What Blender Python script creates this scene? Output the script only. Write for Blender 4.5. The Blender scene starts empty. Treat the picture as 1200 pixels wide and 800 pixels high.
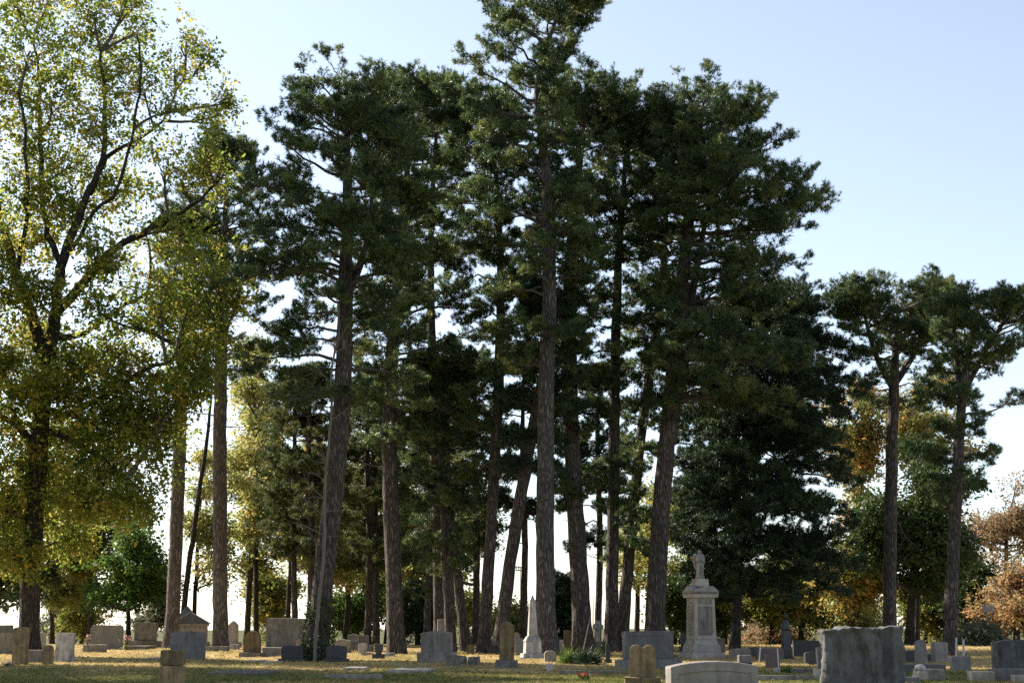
import bpy, bmesh, math, random
import numpy as np
from mathutils import Vector, Matrix, noise as mnoise

SC = bpy.context.scene
COL = SC.collection
RNG = np.random.default_rng(7)
R = math.radians

# ------------------------------------------------------------------ camera, sky, sun, exposure
F = 1800.0                      # focal length in pixels of the 1200 px wide photograph
PITCH = R(10.63)
CAMZ = 1.6
cam = bpy.data.cameras.new('camera')
cam.sensor_width = 36.0
cam.lens = F / 1200 * 36
cam.clip_end = 30000
camo = bpy.data.objects.new('camera', cam)
COL.objects.link(camo)
camo.location = (0, 0, CAMZ)
camo.rotation_euler = (R(90) + PITCH, 0, 0)
SC.camera = camo

SUN_AZ = R(-55)                 # left of the view direction, behind the trees
SUN_EL = R(33)
world = bpy.data.worlds.new('World')
SC.world = world
world.use_nodes = True
wn = world.node_tree.nodes
wl = world.node_tree.links
wn.clear()
sky = wn.new('ShaderNodeTexSky')
sky.sky_type = 'NISHITA'
sky.sun_disc = False
sky.sun_elevation = SUN_EL
sky.sun_rotation = SUN_AZ
sky.altitude = 200
sky.air_density = 1.0
sky.dust_density = 0.6
sky.ozone_density = 2.2
wbg = wn.new('ShaderNodeBackground')
wbg.inputs['Strength'].default_value = 0.089
wo = wn.new('ShaderNodeOutputWorld')
hsv = wn.new('ShaderNodeHueSaturation')          # sky colour desaturated evenly to suit the exposure, a little paler
hsv.inputs['Saturation'].default_value = 0.66
wl.new(sky.outputs[0], hsv.inputs['Color'])
wl.new(hsv.outputs[0], wbg.inputs[0])
wl.new(wbg.outputs[0], wo.inputs[0])

sl = bpy.data.lights.new('sun', 'SUN')
sl.energy = 5.0
sl.angle = R(0.53)
sl.color = (1.0, 0.90, 0.76)
so = bpy.data.objects.new('sun', sl)
COL.objects.link(so)
sdir = Vector((math.sin(SUN_AZ) * math.cos(SUN_EL), math.cos(SUN_AZ) * math.cos(SUN_EL), math.sin(SUN_EL)))
so.rotation_euler = sdir.to_track_quat('Z', 'Y').to_euler()
so.location = sdir * 200

vs = SC.view_settings
vs.view_transform = 'Standard'
vs.look = 'None'
vs.gamma = 1
vs.exposure = 1.42
vs.use_curve_mapping = False
cy = SC.cycles
cy.use_denoising = False
cy.denoiser = 'OPENIMAGEDENOISE'
cy.denoising_input_passes = 'RGB_ALBEDO_NORMAL'
cy.denoising_prefilter = 'ACCURATE'
cy.max_bounces = 8
cy.diffuse_bounces = 4
cy.transmission_bounces = 6
cy.sample_clamp_indirect = 6.0

# ------------------------------------------------------------------ picture to place
CP, SP = math.cos(PITCH), math.sin(PITCH)


def P(px, py, Y):
    """point at distance Y that the photograph shows at pixel px, py"""
    u = (px - 600) / F
    v = (400 - py) / F
    d = np.array((u, CP - v * SP, SP + v * CP))
    return np.array((0, 0, CAMZ)) + d * (Y / d[1])


def ppm(px, py, Y):
    """pixels per metre there"""
    return 1.0 / np.linalg.norm(P(px + 1, py, Y) - P(px, py, Y))


def sstep(a, b, t):
    t = np.clip((t - a) / (b - a), 0, 1)
    return t * t * (3 - 2 * t)


def zg(x, y):
    """ground height: a hill that rises gently to a crest behind the stones and then falls away"""
    x = np.asarray(x, float)
    y = np.asarray(y, float)
    yy = np.clip(y, -60, 74)
    z = 0.0118 * yy
    z = z - 11.0 * sstep(72, 420, y) - 16.0 * sstep(300, 1800, y)
    z = z + 34.0 * sstep(2600, 5200, y) * (0.9 + 0.1 * np.sin(x / 900.0))
    w = 1 - sstep(90, 200, np.abs(y))
    z = z + w * (0.035 * np.sin(x * 0.31 + 1.3) * np.cos(y * 0.23) + 0.02 * np.sin(x * 0.9 + y * 0.7))
    return z


def Yrow(px, py):
    """distance at which the ground shows at that pixel"""
    lo, hi = 15.0, 73.0
    for _ in range(40):
        m = 0.5 * (lo + hi)
        p = P(px, py, m)
        if p[2] > float(zg(p[0], m)):
            lo = m
        else:
            hi = m
    return 0.5 * (lo + hi)


# ------------------------------------------------------------------ materials
def newmat(name):
    m = bpy.data.materials.new(name)
    m.use_nodes = True
    nt = m.node_tree
    nt.nodes.clear()
    return m, nt, nt.nodes, nt.links


def ramp(n, stops):
    r = n.new('ShaderNodeValToRGB')
    e = r.color_ramp.elements
    while len(e) > 1:
        e.remove(e[-1])
    e[0].position, e[0].color = stops[0][0], (*stops[0][1], 1)
    for p, c in stops[1:]:
        k = e.new(p)
        k.color = (*c, 1)
    return r


def leafmat(name, cols, trans=0.4, gloss=0.25, rough=0.5, nscale=0.35, tboost=1.0):
    """foliage: colour per clump and per leaf from the 'tint' attribute, light passes through"""
    m, nt, n, l = newmat(name)
    at = n.new('ShaderNodeAttribute')
    at.attribute_name = 'tint'
    tc = n.new('ShaderNodeTexCoord')
    nz = n.new('ShaderNodeTexNoise')
    nz.inputs['Scale'].default_value = nscale
    nz.inputs['Detail'].default_value = 3
    l.new(tc.outputs['Object'], nz.inputs['Vector'])
    a = n.new('ShaderNodeMath'); a.operation = 'MULTIPLY_ADD'
    l.new(nz.outputs['Fac'], a.inputs[0]); a.inputs[1].default_value = 1.3; a.inputs[2].default_value = -0.65
    b = n.new('ShaderNodeMath'); b.operation = 'ADD'; b.use_clamp = True
    at2 = n.new('ShaderNodeAttribute')
    at2.attribute_type = 'INSTANCER'
    at2.attribute_name = 'ctint'
    c = n.new('ShaderNodeMath'); c.operation = 'ADD'
    l.new(at.outputs['Fac'], c.inputs[0]); l.new(at2.outputs['Fac'], c.inputs[1])
    l.new(a.outputs[0], b.inputs[0]); l.new(c.outputs[0], b.inputs[1])
    k = len(cols)
    cr = ramp(n, [(i / (k - 1), c) for i, c in enumerate(cols)])
    l.new(b.outputs[0], cr.inputs[0])
    pb = n.new('ShaderNodeBsdfPrincipled')
    pb.inputs['Roughness'].default_value = rough
    pb.inputs['Specular IOR Level'].default_value = gloss
    l.new(cr.outputs[0], pb.inputs['Base Color'])
    tr = n.new('ShaderNodeBsdfTranslucent')
    hs = n.new('ShaderNodeHueSaturation')
    hs.inputs['Saturation'].default_value = 1.0
    hs.inputs['Value'].default_value = tboost
    l.new(cr.outputs[0], hs.inputs['Color'])
    l.new(hs.outputs[0], tr.inputs['Color'])
    mx = n.new('ShaderNodeMixShader')
    mx.inputs[0].default_value = trans
    l.new(pb.outputs[0], mx.inputs[1]); l.new(tr.outputs[0], mx.inputs[2])
    o = n.new('ShaderNodeOutputMaterial')
    l.new(mx.outputs[0], o.inputs[0])
    return m


def barkmat(name, c0, c1, c2, vscale=12.0, stretch=0.2, bump=1.0):
    m, nt, n, l = newmat(name)
    tc = n.new('ShaderNodeTexCoord')
    mp = n.new('ShaderNodeMapping')
    mp.inputs['Scale'].default_value = (1, 1, stretch)
    l.new(tc.outputs['Object'], mp.inputs[0])
    nz = n.new('ShaderNodeTexNoise'); nz.inputs['Scale'].default_value = 5; nz.inputs['Detail'].default_value = 6
    l.new(mp.outputs[0], nz.inputs['Vector'])
    ad = n.new('ShaderNodeVectorMath'); ad.operation = 'MULTIPLY_ADD'
    l.new(nz.outputs['Color'], ad.inputs[0]); ad.inputs[1].default_value = (.25, .25, .25)
    l.new(mp.outputs[0], ad.inputs[2])
    vo = n.new('ShaderNodeTexVoronoi'); vo.feature = 'DISTANCE_TO_EDGE'; vo.inputs['Scale'].default_value = vscale
    l.new(ad.outputs[0], vo.inputs['Vector'])
    cr = ramp(n, [(0.0, c0), (0.14, c1), (0.55, c2)])
    l.new(vo.outputs['Distance'], cr.inputs[0])
    n2 = n.new('ShaderNodeTexNoise'); n2.inputs['Scale'].default_value = 2.2; n2.inputs['Detail'].default_value = 8
    l.new(tc.outputs['Object'], n2.inputs['Vector'])
    mxc = n.new('ShaderNodeMix'); mxc.data_type = 'RGBA'; mxc.blend_type = 'OVERLAY'
    mxc.inputs[0].default_value = 0.55
    l.new(cr.outputs[0], mxc.inputs[6]); l.new(n2.outputs['Fac'], mxc.inputs[7])
    bp = n.new('ShaderNodeBump'); bp.inputs['Strength'].default_value = bump; bp.inputs['Distance'].default_value = 0.05
    mr = n.new('ShaderNodeMath'); mr.operation = 'MINIMUM'; mr.inputs[1].default_value = 0.25
    l.new(vo.outputs['Distance'], mr.inputs[0])
    ms = n.new('ShaderNodeMath'); ms.operation = 'MULTIPLY_ADD'; ms.inputs[1].default_value = 3.0
    l.new(mr.outputs[0], ms.inputs[0]); l.new(n2.outputs['Fac'], ms.inputs[2])
    l.new(ms.outputs[0], bp.inputs['Height'])
    pb = n.new('ShaderNodeBsdfPrincipled'); pb.inputs['Roughness'].default_value = 0.9
    pb.inputs['Specular IOR Level'].default_value = 0.2
    l.new(mxc.outputs[2], pb.inputs['Base Color']); l.new(bp.outputs[0], pb.inputs['Normal'])
    o = n.new('ShaderNodeOutputMaterial'); l.new(pb.outputs[0], o.inputs[0])
    return m


def stonemat(name, base, alt, stain, stain_amt=0.5, rough=0.75, speck=0.35, spec=0.35, bump=0.35):
    m, nt, n, l = newmat(name)
    tc = n.new('ShaderNodeTexCoord')
    oi = n.new('ShaderNodeObjectInfo')
    mul = n.new('ShaderNodeMath'); mul.operation = 'MULTIPLY'; mul.inputs[1].default_value = 57.0
    l.new(oi.outputs['Random'], mul.inputs[0])
    ad = n.new('ShaderNodeVectorMath'); ad.operation = 'ADD'
    l.new(tc.outputs['Object'], ad.inputs[0]); l.new(mul.outputs[0], ad.inputs[1])
    n1 = n.new('ShaderNodeTexNoise'); n1.inputs['Scale'].default_value = 3.0; n1.inputs['Detail'].default_value = 8
    n1.inputs['Roughness'].default_value = 0.65
    l.new(ad.outputs[0], n1.inputs['Vector'])
    r1 = ramp(n, [(0.3, alt), (0.7, base)])
    l.new(n1.outputs['Fac'], r1.inputs[0])
    n2 = n.new('ShaderNodeTexNoise'); n2.inputs['Scale'].default_value = 42.0; n2.inputs['Detail'].default_value = 3
    l.new(ad.outputs[0], n2.inputs['Vector'])
    m1 = n.new('ShaderNodeMix'); m1.data_type = 'RGBA'; m1.blend_type = 'OVERLAY'; m1.inputs[0].default_value = speck
    l.new(r1.outputs[0], m1.inputs[6]); l.new(n2.outputs['Fac'], m1.inputs[7])
    # weathering: streaks that run down, and lichen blotches
    mp = n.new('ShaderNodeMapping'); mp.inputs['Scale'].default_value = (9, 9, 1.0)
    l.new(ad.outputs[0], mp.inputs[0])
    n3 = n.new('ShaderNodeTexNoise'); n3.inputs['Scale'].default_value = 1.0; n3.inputs['Detail'].default_value = 6
    l.new(mp.outputs[0], n3.inputs['Vector'])
    n4 = n.new('ShaderNodeTexNoise'); n4.inputs['Scale'].default_value = 4.5; n4.inputs['Detail'].default_value = 7
    n4.inputs['Roughness'].default_value = 0.7
    l.new(ad.outputs[0], n4.inputs['Vector'])
    av = n.new('ShaderNodeMath'); av.operation = 'ADD'
    l.new(n3.outputs['Fac'], av.inputs[0]); l.new(n4.outputs['Fac'], av.inputs[1])
    rs = ramp(n, [(0.0, (0, 0, 0)), (1.0, (1, 1, 1))])
    mr = n.new('ShaderNodeMapRange'); mr.inputs[1].default_value = 0.85; mr.inputs[2].default_value = 1.25
    mr.inputs[3].default_value = 0; mr.inputs[4].default_value = stain_amt
    l.new(av.outputs[0], mr.inputs[0])
    m2 = n.new('ShaderNodeMix'); m2.data_type = 'RGBA'
    l.new(mr.outputs[0], m2.inputs[0]); l.new(m1.outputs[2], m2.inputs[6]); m2.inputs[7].default_value = (*stain, 1)
    hv = n.new('ShaderNodeHueSaturation')
    vv = n.new('ShaderNodeMapRange'); vv.inputs[3].default_value = 0.68; vv.inputs[4].default_value = 1.25
    l.new(oi.outputs['Random'], vv.inputs[0]); l.new(vv.outputs[0], hv.inputs['Value'])
    l.new(m2.outputs[2], hv.inputs['Color'])
    bp = n.new('ShaderNodeBump'); bp.inputs['Strength'].default_value = bump; bp.inputs['Distance'].default_value = 0.02
    sm = n.new('ShaderNodeMath'); sm.operation = 'MULTIPLY_ADD'; sm.inputs[1].default_value = 0.4
    l.new(n2.outputs['Fac'], sm.inputs[0]); l.new(n4.outputs['Fac'], sm.inputs[2])
    l.new(sm.outputs[0], bp.inputs['Height'])
    pb = n.new('ShaderNodeBsdfPrincipled')
    pb.inputs['Roughness'].default_value = rough; pb.inputs['Specular IOR Level'].default_value = spec
    l.new(hv.outputs[0], pb.inputs['Base Color']); l.new(bp.outputs[0], pb.inputs['Normal'])
    o = n.new('ShaderNodeOutputMaterial'); l.new(pb.outputs[0], o.inputs[0])
    return m


def plainmat(name, c, rough=0.6, metal=0.0):
    m, nt, n, l = newmat(name)
    tc = n.new('ShaderNodeTexCoord')
    nz = n.new('ShaderNodeTexNoise'); nz.inputs['Scale'].default_value = 12; nz.inputs['Detail'].default_value = 5
    l.new(tc.outputs['Object'], nz.inputs['Vector'])
    r = ramp(n, [(0.3, tuple(v * 0.75 for v in c)), (0.7, c)])
    l.new(nz.outputs['Fac'], r.inputs[0])
    pb = n.new('ShaderNodeBsdfPrincipled'); pb.inputs['Roughness'].default_value = rough
    pb.inputs['Metallic'].default_value = metal
    l.new(r.outputs[0], pb.inputs['Base Color'])
    o = n.new('ShaderNodeOutputMaterial'); l.new(pb.outputs[0], o.inputs[0])
    return m


def groundmat():
    m, nt, n, l = newmat('ground')
    tc = n.new('ShaderNodeTexCoord')
    n1 = n.new('ShaderNodeTexNoise'); n1.inputs['Scale'].default_value = 0.28; n1.inputs['Detail'].default_value = 7
    n2 = n.new('ShaderNodeTexNoise'); n2.inputs['Scale'].default_value = 6.0; n2.inputs['Detail'].default_value = 6
    n3 = n.new('ShaderNodeTexNoise'); n3.inputs['Scale'].default_value = 60.0; n3.inputs['Detail'].default_value = 4
    for k in (n1, n2, n3):
        l.new(tc.outputs['Object'], k.inputs['Vector'])
    a = n.new('ShaderNodeMath'); a.operation = 'MULTIPLY_ADD'; a.inputs[1].default_value = 0.5
    l.new(n2.outputs['Fac'], a.inputs[0]); l.new(n1.outputs['Fac'], a.inputs[2])
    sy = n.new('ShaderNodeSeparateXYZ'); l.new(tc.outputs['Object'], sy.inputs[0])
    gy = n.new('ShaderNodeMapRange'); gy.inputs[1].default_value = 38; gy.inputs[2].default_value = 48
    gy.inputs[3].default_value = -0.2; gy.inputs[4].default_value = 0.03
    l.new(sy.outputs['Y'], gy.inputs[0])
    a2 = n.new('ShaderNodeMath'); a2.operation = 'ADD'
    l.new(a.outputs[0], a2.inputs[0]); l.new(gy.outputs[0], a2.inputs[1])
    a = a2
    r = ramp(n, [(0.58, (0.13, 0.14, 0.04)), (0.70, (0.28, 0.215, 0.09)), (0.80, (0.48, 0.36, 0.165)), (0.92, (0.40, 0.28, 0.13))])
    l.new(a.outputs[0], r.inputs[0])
    mx = n.new('ShaderNodeMix'); mx.data_type = 'RGBA'; mx.blend_type = 'OVERLAY'; mx.inputs[0].default_value = 0.6
    l.new(r.outputs[0], mx.inputs[6]); l.new(n3.outputs['Fac'], mx.inputs[7])
    # wooded country far below the hill
    sx = n.new('ShaderNodeSeparateXYZ'); l.new(tc.outputs['Object'], sx.inputs[0])
    mr = n.new('ShaderNodeMapRange'); mr.inputs[1].default_value = 200; mr.inputs[2].default_value = 500
    l.new(sx.outputs['Y'], mr.inputs[0])
    n4 = n.new('ShaderNodeTexNoise'); n4.inputs['Scale'].default_value = 0.02; n4.inputs['Detail'].default_value = 9
    l.new(tc.outputs['Object'], n4.inputs['Vector'])
    r2 = ramp(n, [(0.35, (0.04, 0.055, 0.02)), (0.6, (0.10, 0.09, 0.035)), (0.75, (0.16, 0.15, 0.07))])
    l.new(n4.outputs['Fac'], r2.inputs[0])
    m2 = n.new('ShaderNodeMix'); m2.data_type = 'RGBA'
    l.new(mr.outputs[0], m2.inputs[0]); l.new(mx.outputs[2], m2.inputs[6]); l.new(r2.outputs[0], m2.inputs[7])
    bp = n.new('ShaderNodeBump'); bp.inputs['Strength'].default_value = 0.8; bp.inputs['Distance'].default_value = 0.04
    l.new(n3.outputs['Fac'], bp.inputs['Height'])
    pb = n.new('ShaderNodeBsdfPrincipled'); pb.inputs['Roughness'].default_value = 0.95
    pb.inputs['Specular IOR Level'].default_value = 0.1
    l.new(m2.outputs[2], pb.inputs['Base Color']); l.new(bp.outputs[0], pb.inputs['Normal'])
    o = n.new('ShaderNodeOutputMaterial'); l.new(pb.outputs[0], o.inputs[0])
    return m


M = {}
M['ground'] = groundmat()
M['pine'] = leafmat('pine_needles', [(.023, .046, .02), (.045, .078, .026), (.082, .12, .036), (.14, .172, .05), (.21, .205, .066)], 0.45, 0.5, 0.4, 0.3, 1.3)
M['pine_dark'] = leafmat('pine_needles_dark', [(.014, .031, .018), (.025, .05, .022), (.042, .074, .028), (.075, .11, .036)], 0.34, 0.4, 0.42, 0.3)
M['pine_light'] = leafmat('pine_needles_light', [(.04, .06, .02), (.07, .09, .025), (.11, .125, .035), (.16, .15, .05)], 0.4, 0.3, 0.45, 0.3, 1.2)
M['oak'] = leafmat('oak_leaves', [(.06, .10, .02), (.115, .165, .028), (.20, .24, .04), (.32, .31, .06), (.40, .28, .07)], 0.6, 0.3, 0.5, 0.22, 1.3)
M['green'] = leafmat('green_leaves', [(.03, .07, .015), (.055, .11, .018), (.09, .15, .022), (.14, .18, .03)], 0.45, 0.3, 0.5, 0.4, 1.2)
M['olive'] = leafmat('olive_leaves', [(.07, .10, .025), (.13, .155, .032), (.21, .20, .045), (.28, .20, .05)], 0.5, 0.25, 0.5, 0.25, 1.2)
M['yellow'] = leafmat('yellow_leaves', [(.14, .18, .05), (.25, .27, .075), (.38, .34, .10), (.46, .32, .12)], 0.5, 0.25, 0.5, 0.25, 1.2)
M['orange'] = leafmat('orange_leaves', [(.10, .14, .035), (.20, .22, .055), (.34, .28, .08), (.44, .27, .09), (.42, .19, .075)], 0.5, 0.25, 0.5, 0.3, 1.2)
M['russet'] = leafmat('russet_leaves', [(.24, .22, .09), (.36, .25, .11), (.46, .29, .15), (.42, .20, .12)], 0.45, 0.25, 0.5, 0.4)
M['greygreen'] = leafmat('grey_green_leaves', [(.07, .09, .06), (.11, .13, .08), (.16, .17, .11)], 0.35, 0.2, 0.6, 0.4)
M['tan'] = leafmat('tan_leaves', [(.18, .14, .08), (.27, .20, .11), (.34, .24, .13), (.33, .17, .11)], 0.4, 0.2, 0.6, 0.5)
M['dark'] = leafmat('dark_leaves', [(.03, .055, .015), (.05, .08, .02), (.09, .11, .028)], 0.35, 0.3, 0.5, 0.3)
M['grass'] = leafmat('dry_grass', [(.09, .125, .03), (.24, .215, .07), (.46, .35, .155), (.56, .43, .21)], 0.4, 0.1, 0.8, 0.3)
M['litter'] = leafmat('fallen_leaves', [(.14, .08, .04), (.24, .14, .06), (.34, .22, .10), (.30, .10, .05)], 0.2, 0.2, 0.7, 0.6)
M['bark'] = barkmat('pine_bark', (.03, .025, .022), (.085, .07, .06), (.155, .13, .112))
M['bark_grey'] = barkmat('grey_pine_bark', (.032, .029, .027), (.09, .08, .073), (.165, .147, .134))
M['bark_pale'] = barkmat('pale_pine_bark', (.06, .05, .044), (.15, .125, .108), (.25, .21, .18))
M['bark_dark'] = barkmat('oak_bark', (.02, .017, .013), (.05, .041, .033), (.085, .07, .056), 10, 0.3)
M['twig'] = plainmat('twig_bark', (.085, .068, .055), 0.9)
M['deadwood'] = plainmat('dead_wood', (.15, .125, .105), 0.9)
M['grey'] = stonemat('grey_granite', (.27, .24, .205), (.17, .152, .13), (.06, .052, .04), 0.75)
M['blue'] = stonemat('blue_grey_granite', (.18, .168, .16), (.11, .104, .10), (.05, .045, .038), 0.6, 0.6)
M['dark_stone'] = stonemat('dark_granite', (.042, .043, .046), (.026, .027, .029), (.018, .018, .018), 0.3, 0.5, 0.3, 0.35)
M['red_stone'] = stonemat('dark_red_granite', (.10, .062, .06), (.065, .04, .04), (.03, .025, .025), 0.3, 0.4, 0.4, 0.5)
M['brown'] = stonemat('lichened_sandstone', (.27, .195, .105), (.16, .115, .06), (.05, .04, .026), 0.8, 0.9, 0.4, 0.15, 0.6)
M['tan_stone'] = stonemat('tan_limestone', (.36, .32, .26), (.27, .235, .19), (.10, .085, .065), 0.5, 0.85, 0.3, 0.2)
M['pale'] = stonemat('pale_granite', (.38, .34, .30), (.28, .25, .22), (.12, .10, .08), 0.55, 0.7)
M['marble'] = stonemat('weathered_marble', (.47, .43, .385), (.33, .30, .27), (.09, .08, .066), 0.8, 0.65)
M['rock'] = stonemat('rough_rock', (.15, .15, .153), (.08, .08, .08), (.04, .035, .028), 0.85, 0.85, 0.35, 0.25, 0.8)
M['slate'] = stonemat('slate_cap', (.12, .125, .14), (.085, .09, .10), (.04, .04, .04), 0.3, 0.6)
M['white_paint'] = plainmat('white_paint', (.5, .49, .47), 0.6)
M['pole_wood'] = plainmat('pole_wood', (.30, .27, .24), 0.9)
M['petal_pink'] = plainmat('pink_petals', (.75, .42, .38), 0.6)
M['petal_red'] = plainmat('red_petals', (.65, .08, .05), 0.6)


# ------------------------------------------------------------------ objects
def obj(name, me, mat, parent=None, loc=None):
    o = bpy.data.objects.new(name, me)
    COL.objects.link(o)
    if mat is not None and len(me.materials) == 0:
        me.materials.append(M[mat] if isinstance(mat, str) else mat)
    if parent is not None:
        o.parent = parent
    if loc is not None:
        o.location = loc
    return o


def tag(o, label=None, cat=None, group=None, kind=None):
    if label: o['label'] = label
    if cat: o['category'] = cat
    if group: o['group'] = group
    if kind: o['kind'] = kind
    return o


def thing(name, label, cat, loc, rotz=0.0, group=None, tilt=(0, 0)):
    o = bpy.data.objects.new(name, None)
    COL.objects.link(o)
    o.empty_display_size = 0.2
    o.location = tuple(float(v) for v in loc)
    o.rotation_euler = (tilt[0], tilt[1], rotz)
    return tag(o, label, cat, group)


def mesh_np(name, verts, faces_n, nper, smooth=False, tint=None):
    """mesh of faces_n faces with nper consecutive vertices each"""
    me = bpy.data.meshes.new(name)
    nv = len(verts)
    me.vertices.add(nv)
    me.vertices.foreach_set('co', np.ascontiguousarray(verts, np.float32).ravel())
    me.loops.add(nv)
    me.loops.foreach_set('vertex_index', np.arange(nv, dtype=np.int32))
    me.polygons.add(faces_n)
    me.polygons.foreach_set('loop_start', np.arange(0, nv, nper, dtype=np.int32))
    if tint is not None:
        a = me.attributes.new('tint', 'FLOAT', 'FACE')
        a.data.foreach_set('value', np.ascontiguousarray(tint, np.float32))
    me.update(calc_edges=True)
    return me


class MB:
    """tubes joined into one mesh"""

    def __init__(s):
        s.v, s.f, s.n = [], [], 0

    def tube(s, path, rad, sides=5, cap=True, wob=None):
        path = np.asarray(path, float)
        n = len(path)
        rad = np.asarray(rad, float) * np.ones(n)
        t = np.gradient(path, axis=0)
        t /= np.linalg.norm(t, axis=1)[:, None] + 1e-9
        m = np.abs(t).mean(0)
        ref = np.zeros(3); ref[int(np.argmin(m))] = 1
        u = np.cross(t, ref); u /= np.linalg.norm(u, axis=1)[:, None] + 1e-9
        w = np.cross(t, u)
        a = np.arange(sides) * 2 * math.pi / sides
        r = rad[:, None] * np.ones((n, sides))
        if wob is not None:
            r = r * wob
        ring = path[:, None, :] + r[..., None] * (np.cos(a)[None, :, None] * u[:, None, :] + np.sin(a)[None, :, None] * w[:, None, :])
        s.v.append(ring.reshape(-1, 3))
        b = s.n
        i = np.arange(n - 1)[:, None] * sides
        j = np.arange(sides)[None, :]
        k = (j + 1) % sides
        q = np.stack([b + i + j, b + i + k, b + i + sides + k, b + i + sides + j], -1).reshape(-1, 4)
        s.f.append(q)
        s.n += n * sides
        return s

    def build(s, name, mat, parent=None, origin=(0, 0, 0), smooth=True):
        if not s.v:
            return None
        v = np.concatenate(s.v) - np.asarray(origin, float)
        q = np.concatenate(s.f)
        me = bpy.data.meshes.new(name)
        me.vertices.add(len(v)); me.vertices.foreach_set('co', np.ascontiguousarray(v, np.float32).ravel())
        me.loops.add(len(q) * 4); me.loops.foreach_set('vertex_index', np.ascontiguousarray(q, np.int32).ravel())
        me.polygons.add(len(q)); me.polygons.foreach_set('loop_start', np.arange(0, len(q) * 4, 4, dtype=np.int32))
        if smooth:
            me.polygons.foreach_set('use_smooth', np.ones(len(q), bool))
        me.update(calc_edges=True)
        return obj(name, me, mat, parent)


def catmull(pts, step):
    pts = np.asarray(pts, float)
    if len(pts) < 3:
        n = max(2, int(np.linalg.norm(pts[-1][:3] - pts[0][:3]) / step) + 1)
        t = np.linspace(0, 1, n)[:, None]
        return pts[0] * (1 - t) + pts[-1] * t
    p = np.vstack([2 * pts[0] - pts[1], pts, 2 * pts[-1] - pts[-2]])
    out = []
    for i in range(1, len(p) - 2):
        n = max(2, int(np.linalg.norm(p[i + 1][:3] - p[i][:3]) / step))
        t = np.arange(n)[:, None] / n
        a, b, c, d = p[i - 1], p[i], p[i + 1], p[i + 2]
        out.append(0.5 * (2 * b + (c - a) * t + (2 * a - 5 * b + 4 * c - d) * t ** 2 + (3 * b - a - 3 * c + d) * t ** 3))
    out.append(pts[-1][None])
    return np.vstack(out)


def frames(d, rng):
    """random frames whose third axis is d"""
    d = d / (np.linalg.norm(d, axis=1)[:, None] + 1e-9)
    r = rng.normal(size=d.shape)
    u = np.cross(d, r); u /= np.linalg.norm(u, axis=1)[:, None] + 1e-9
    w = np.cross(d, u)
    return np.stack([u, w, d], 1)           # rows


def tuft_template(k, seed, length=0.24, width=0.021):
    g = np.random.default_rng(seed)
    T = np.zeros((k, 3, 3))
    for i in range(k):
        th = math.radians(g.uniform(12, 105)); ph = g.uniform(0, 6.283)
        d = np.array((math.sin(th) * math.cos(ph), math.sin(th) * math.sin(ph), math.cos(th)))
        side = np.cross(d, g.normal(size=3)); side /= np.linalg.norm(side)
        o = np.array((0, 0, g.uniform(-0.16, 0.05)))
        L = length * g.uniform(0.75, 1.15)
        T[i, 0] = o - side * width * .5
        T[i, 1] = o + side * width * .5
        T[i, 2] = o + d * L
    return T


def clump_template(k, seed, rad=0.34, leaf=0.10, asp=0.62, flat=0.7, upright=0.9):
    """spray of leaves along a few twigs; leaves lie mostly face up and differ in size"""
    g = np.random.default_rng(seed)
    T = np.zeros((k, 4, 3))
    tw = [g.normal(size=3) * np.array((1, 1, .45)) for _ in range(5)]
    tw = [t / np.linalg.norm(t) for t in tw]
    for i in range(k):
        t = tw[i % 5]
        c = t * rad * g.uniform(0.15, 1.1) + g.normal(0, .16, 3) * rad * np.array((1, 1, flat))
        nrm = np.array((0, 0, upright)) + g.normal(0, .55, 3); nrm /= np.linalg.norm(nrm)
        d = t + g.normal(0, .6, 3) + np.array((0, 0, -.35)); d -= nrm * (d @ nrm); d /= np.linalg.norm(d)
        s = np.cross(d, nrm)
        L = leaf * g.uniform(0.5, 1.4)
        W = L * asp * g.uniform(.8, 1.2)
        T[i, 0] = c
        T[i, 1] = c + d * L * .45 + s * W * .5 + nrm * L * .1
        T[i, 2] = c + d * L - nrm * L * .08
        T[i, 3] = c + d * L * .45 - s * W * .5 + nrm * L * .1
    return T


def pad_template(seed, nt=16, k=24, width=0.026, length=0.205):
    """a flat spray of needle tufts along +X"""
    g = np.random.default_rng(seed)
    T = []
    for i in range(nt):
        q = g.uniform(0.25, 1.0) ** 0.8
        c = np.array((q, g.normal(0, 0.25) * (1.1 - 0.4 * q), g.normal(0.03, 0.085)))
        d = np.array((0.5, c[1] * 1.6, 0.55)) + g.normal(0, 0.3, 3)
        fr = frames(d[None], g)[0]
        T.append(np.einsum('kvi,ij->kvj', tuft_template(k, seed * 50 + i, length, width), fr) * g.uniform(.8, 1.15) + c)
    return np.concatenate(T)


def unit_objects(name, temps, nper):
    """templates that the crowns instance; each needle or leaf has its own 'tint'"""
    out = []
    for i, T in enumerate(temps):
        g = np.random.default_rng(900 + i)
        me = mesh_np(name, T.reshape(-1, 3), len(T), nper, tint=g.normal(0, 0.1, len(T)))
        out.append(bpy.data.objects.new(name, me))
    return out


PAD = unit_objects('needle_spray', [pad_template(100 + i) for i in range(7)], 3)
CLUMP = unit_objects('leaf_spray', [clump_template(42, 200 + i, 0.62, 0.165) for i in range(7)], 4)
SMALL = unit_objects('small_leaf_spray', [clump_template(24, 250 + i, 0.2, 0.07, .8) for i in range(3)], 4)
_groups = {}


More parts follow.
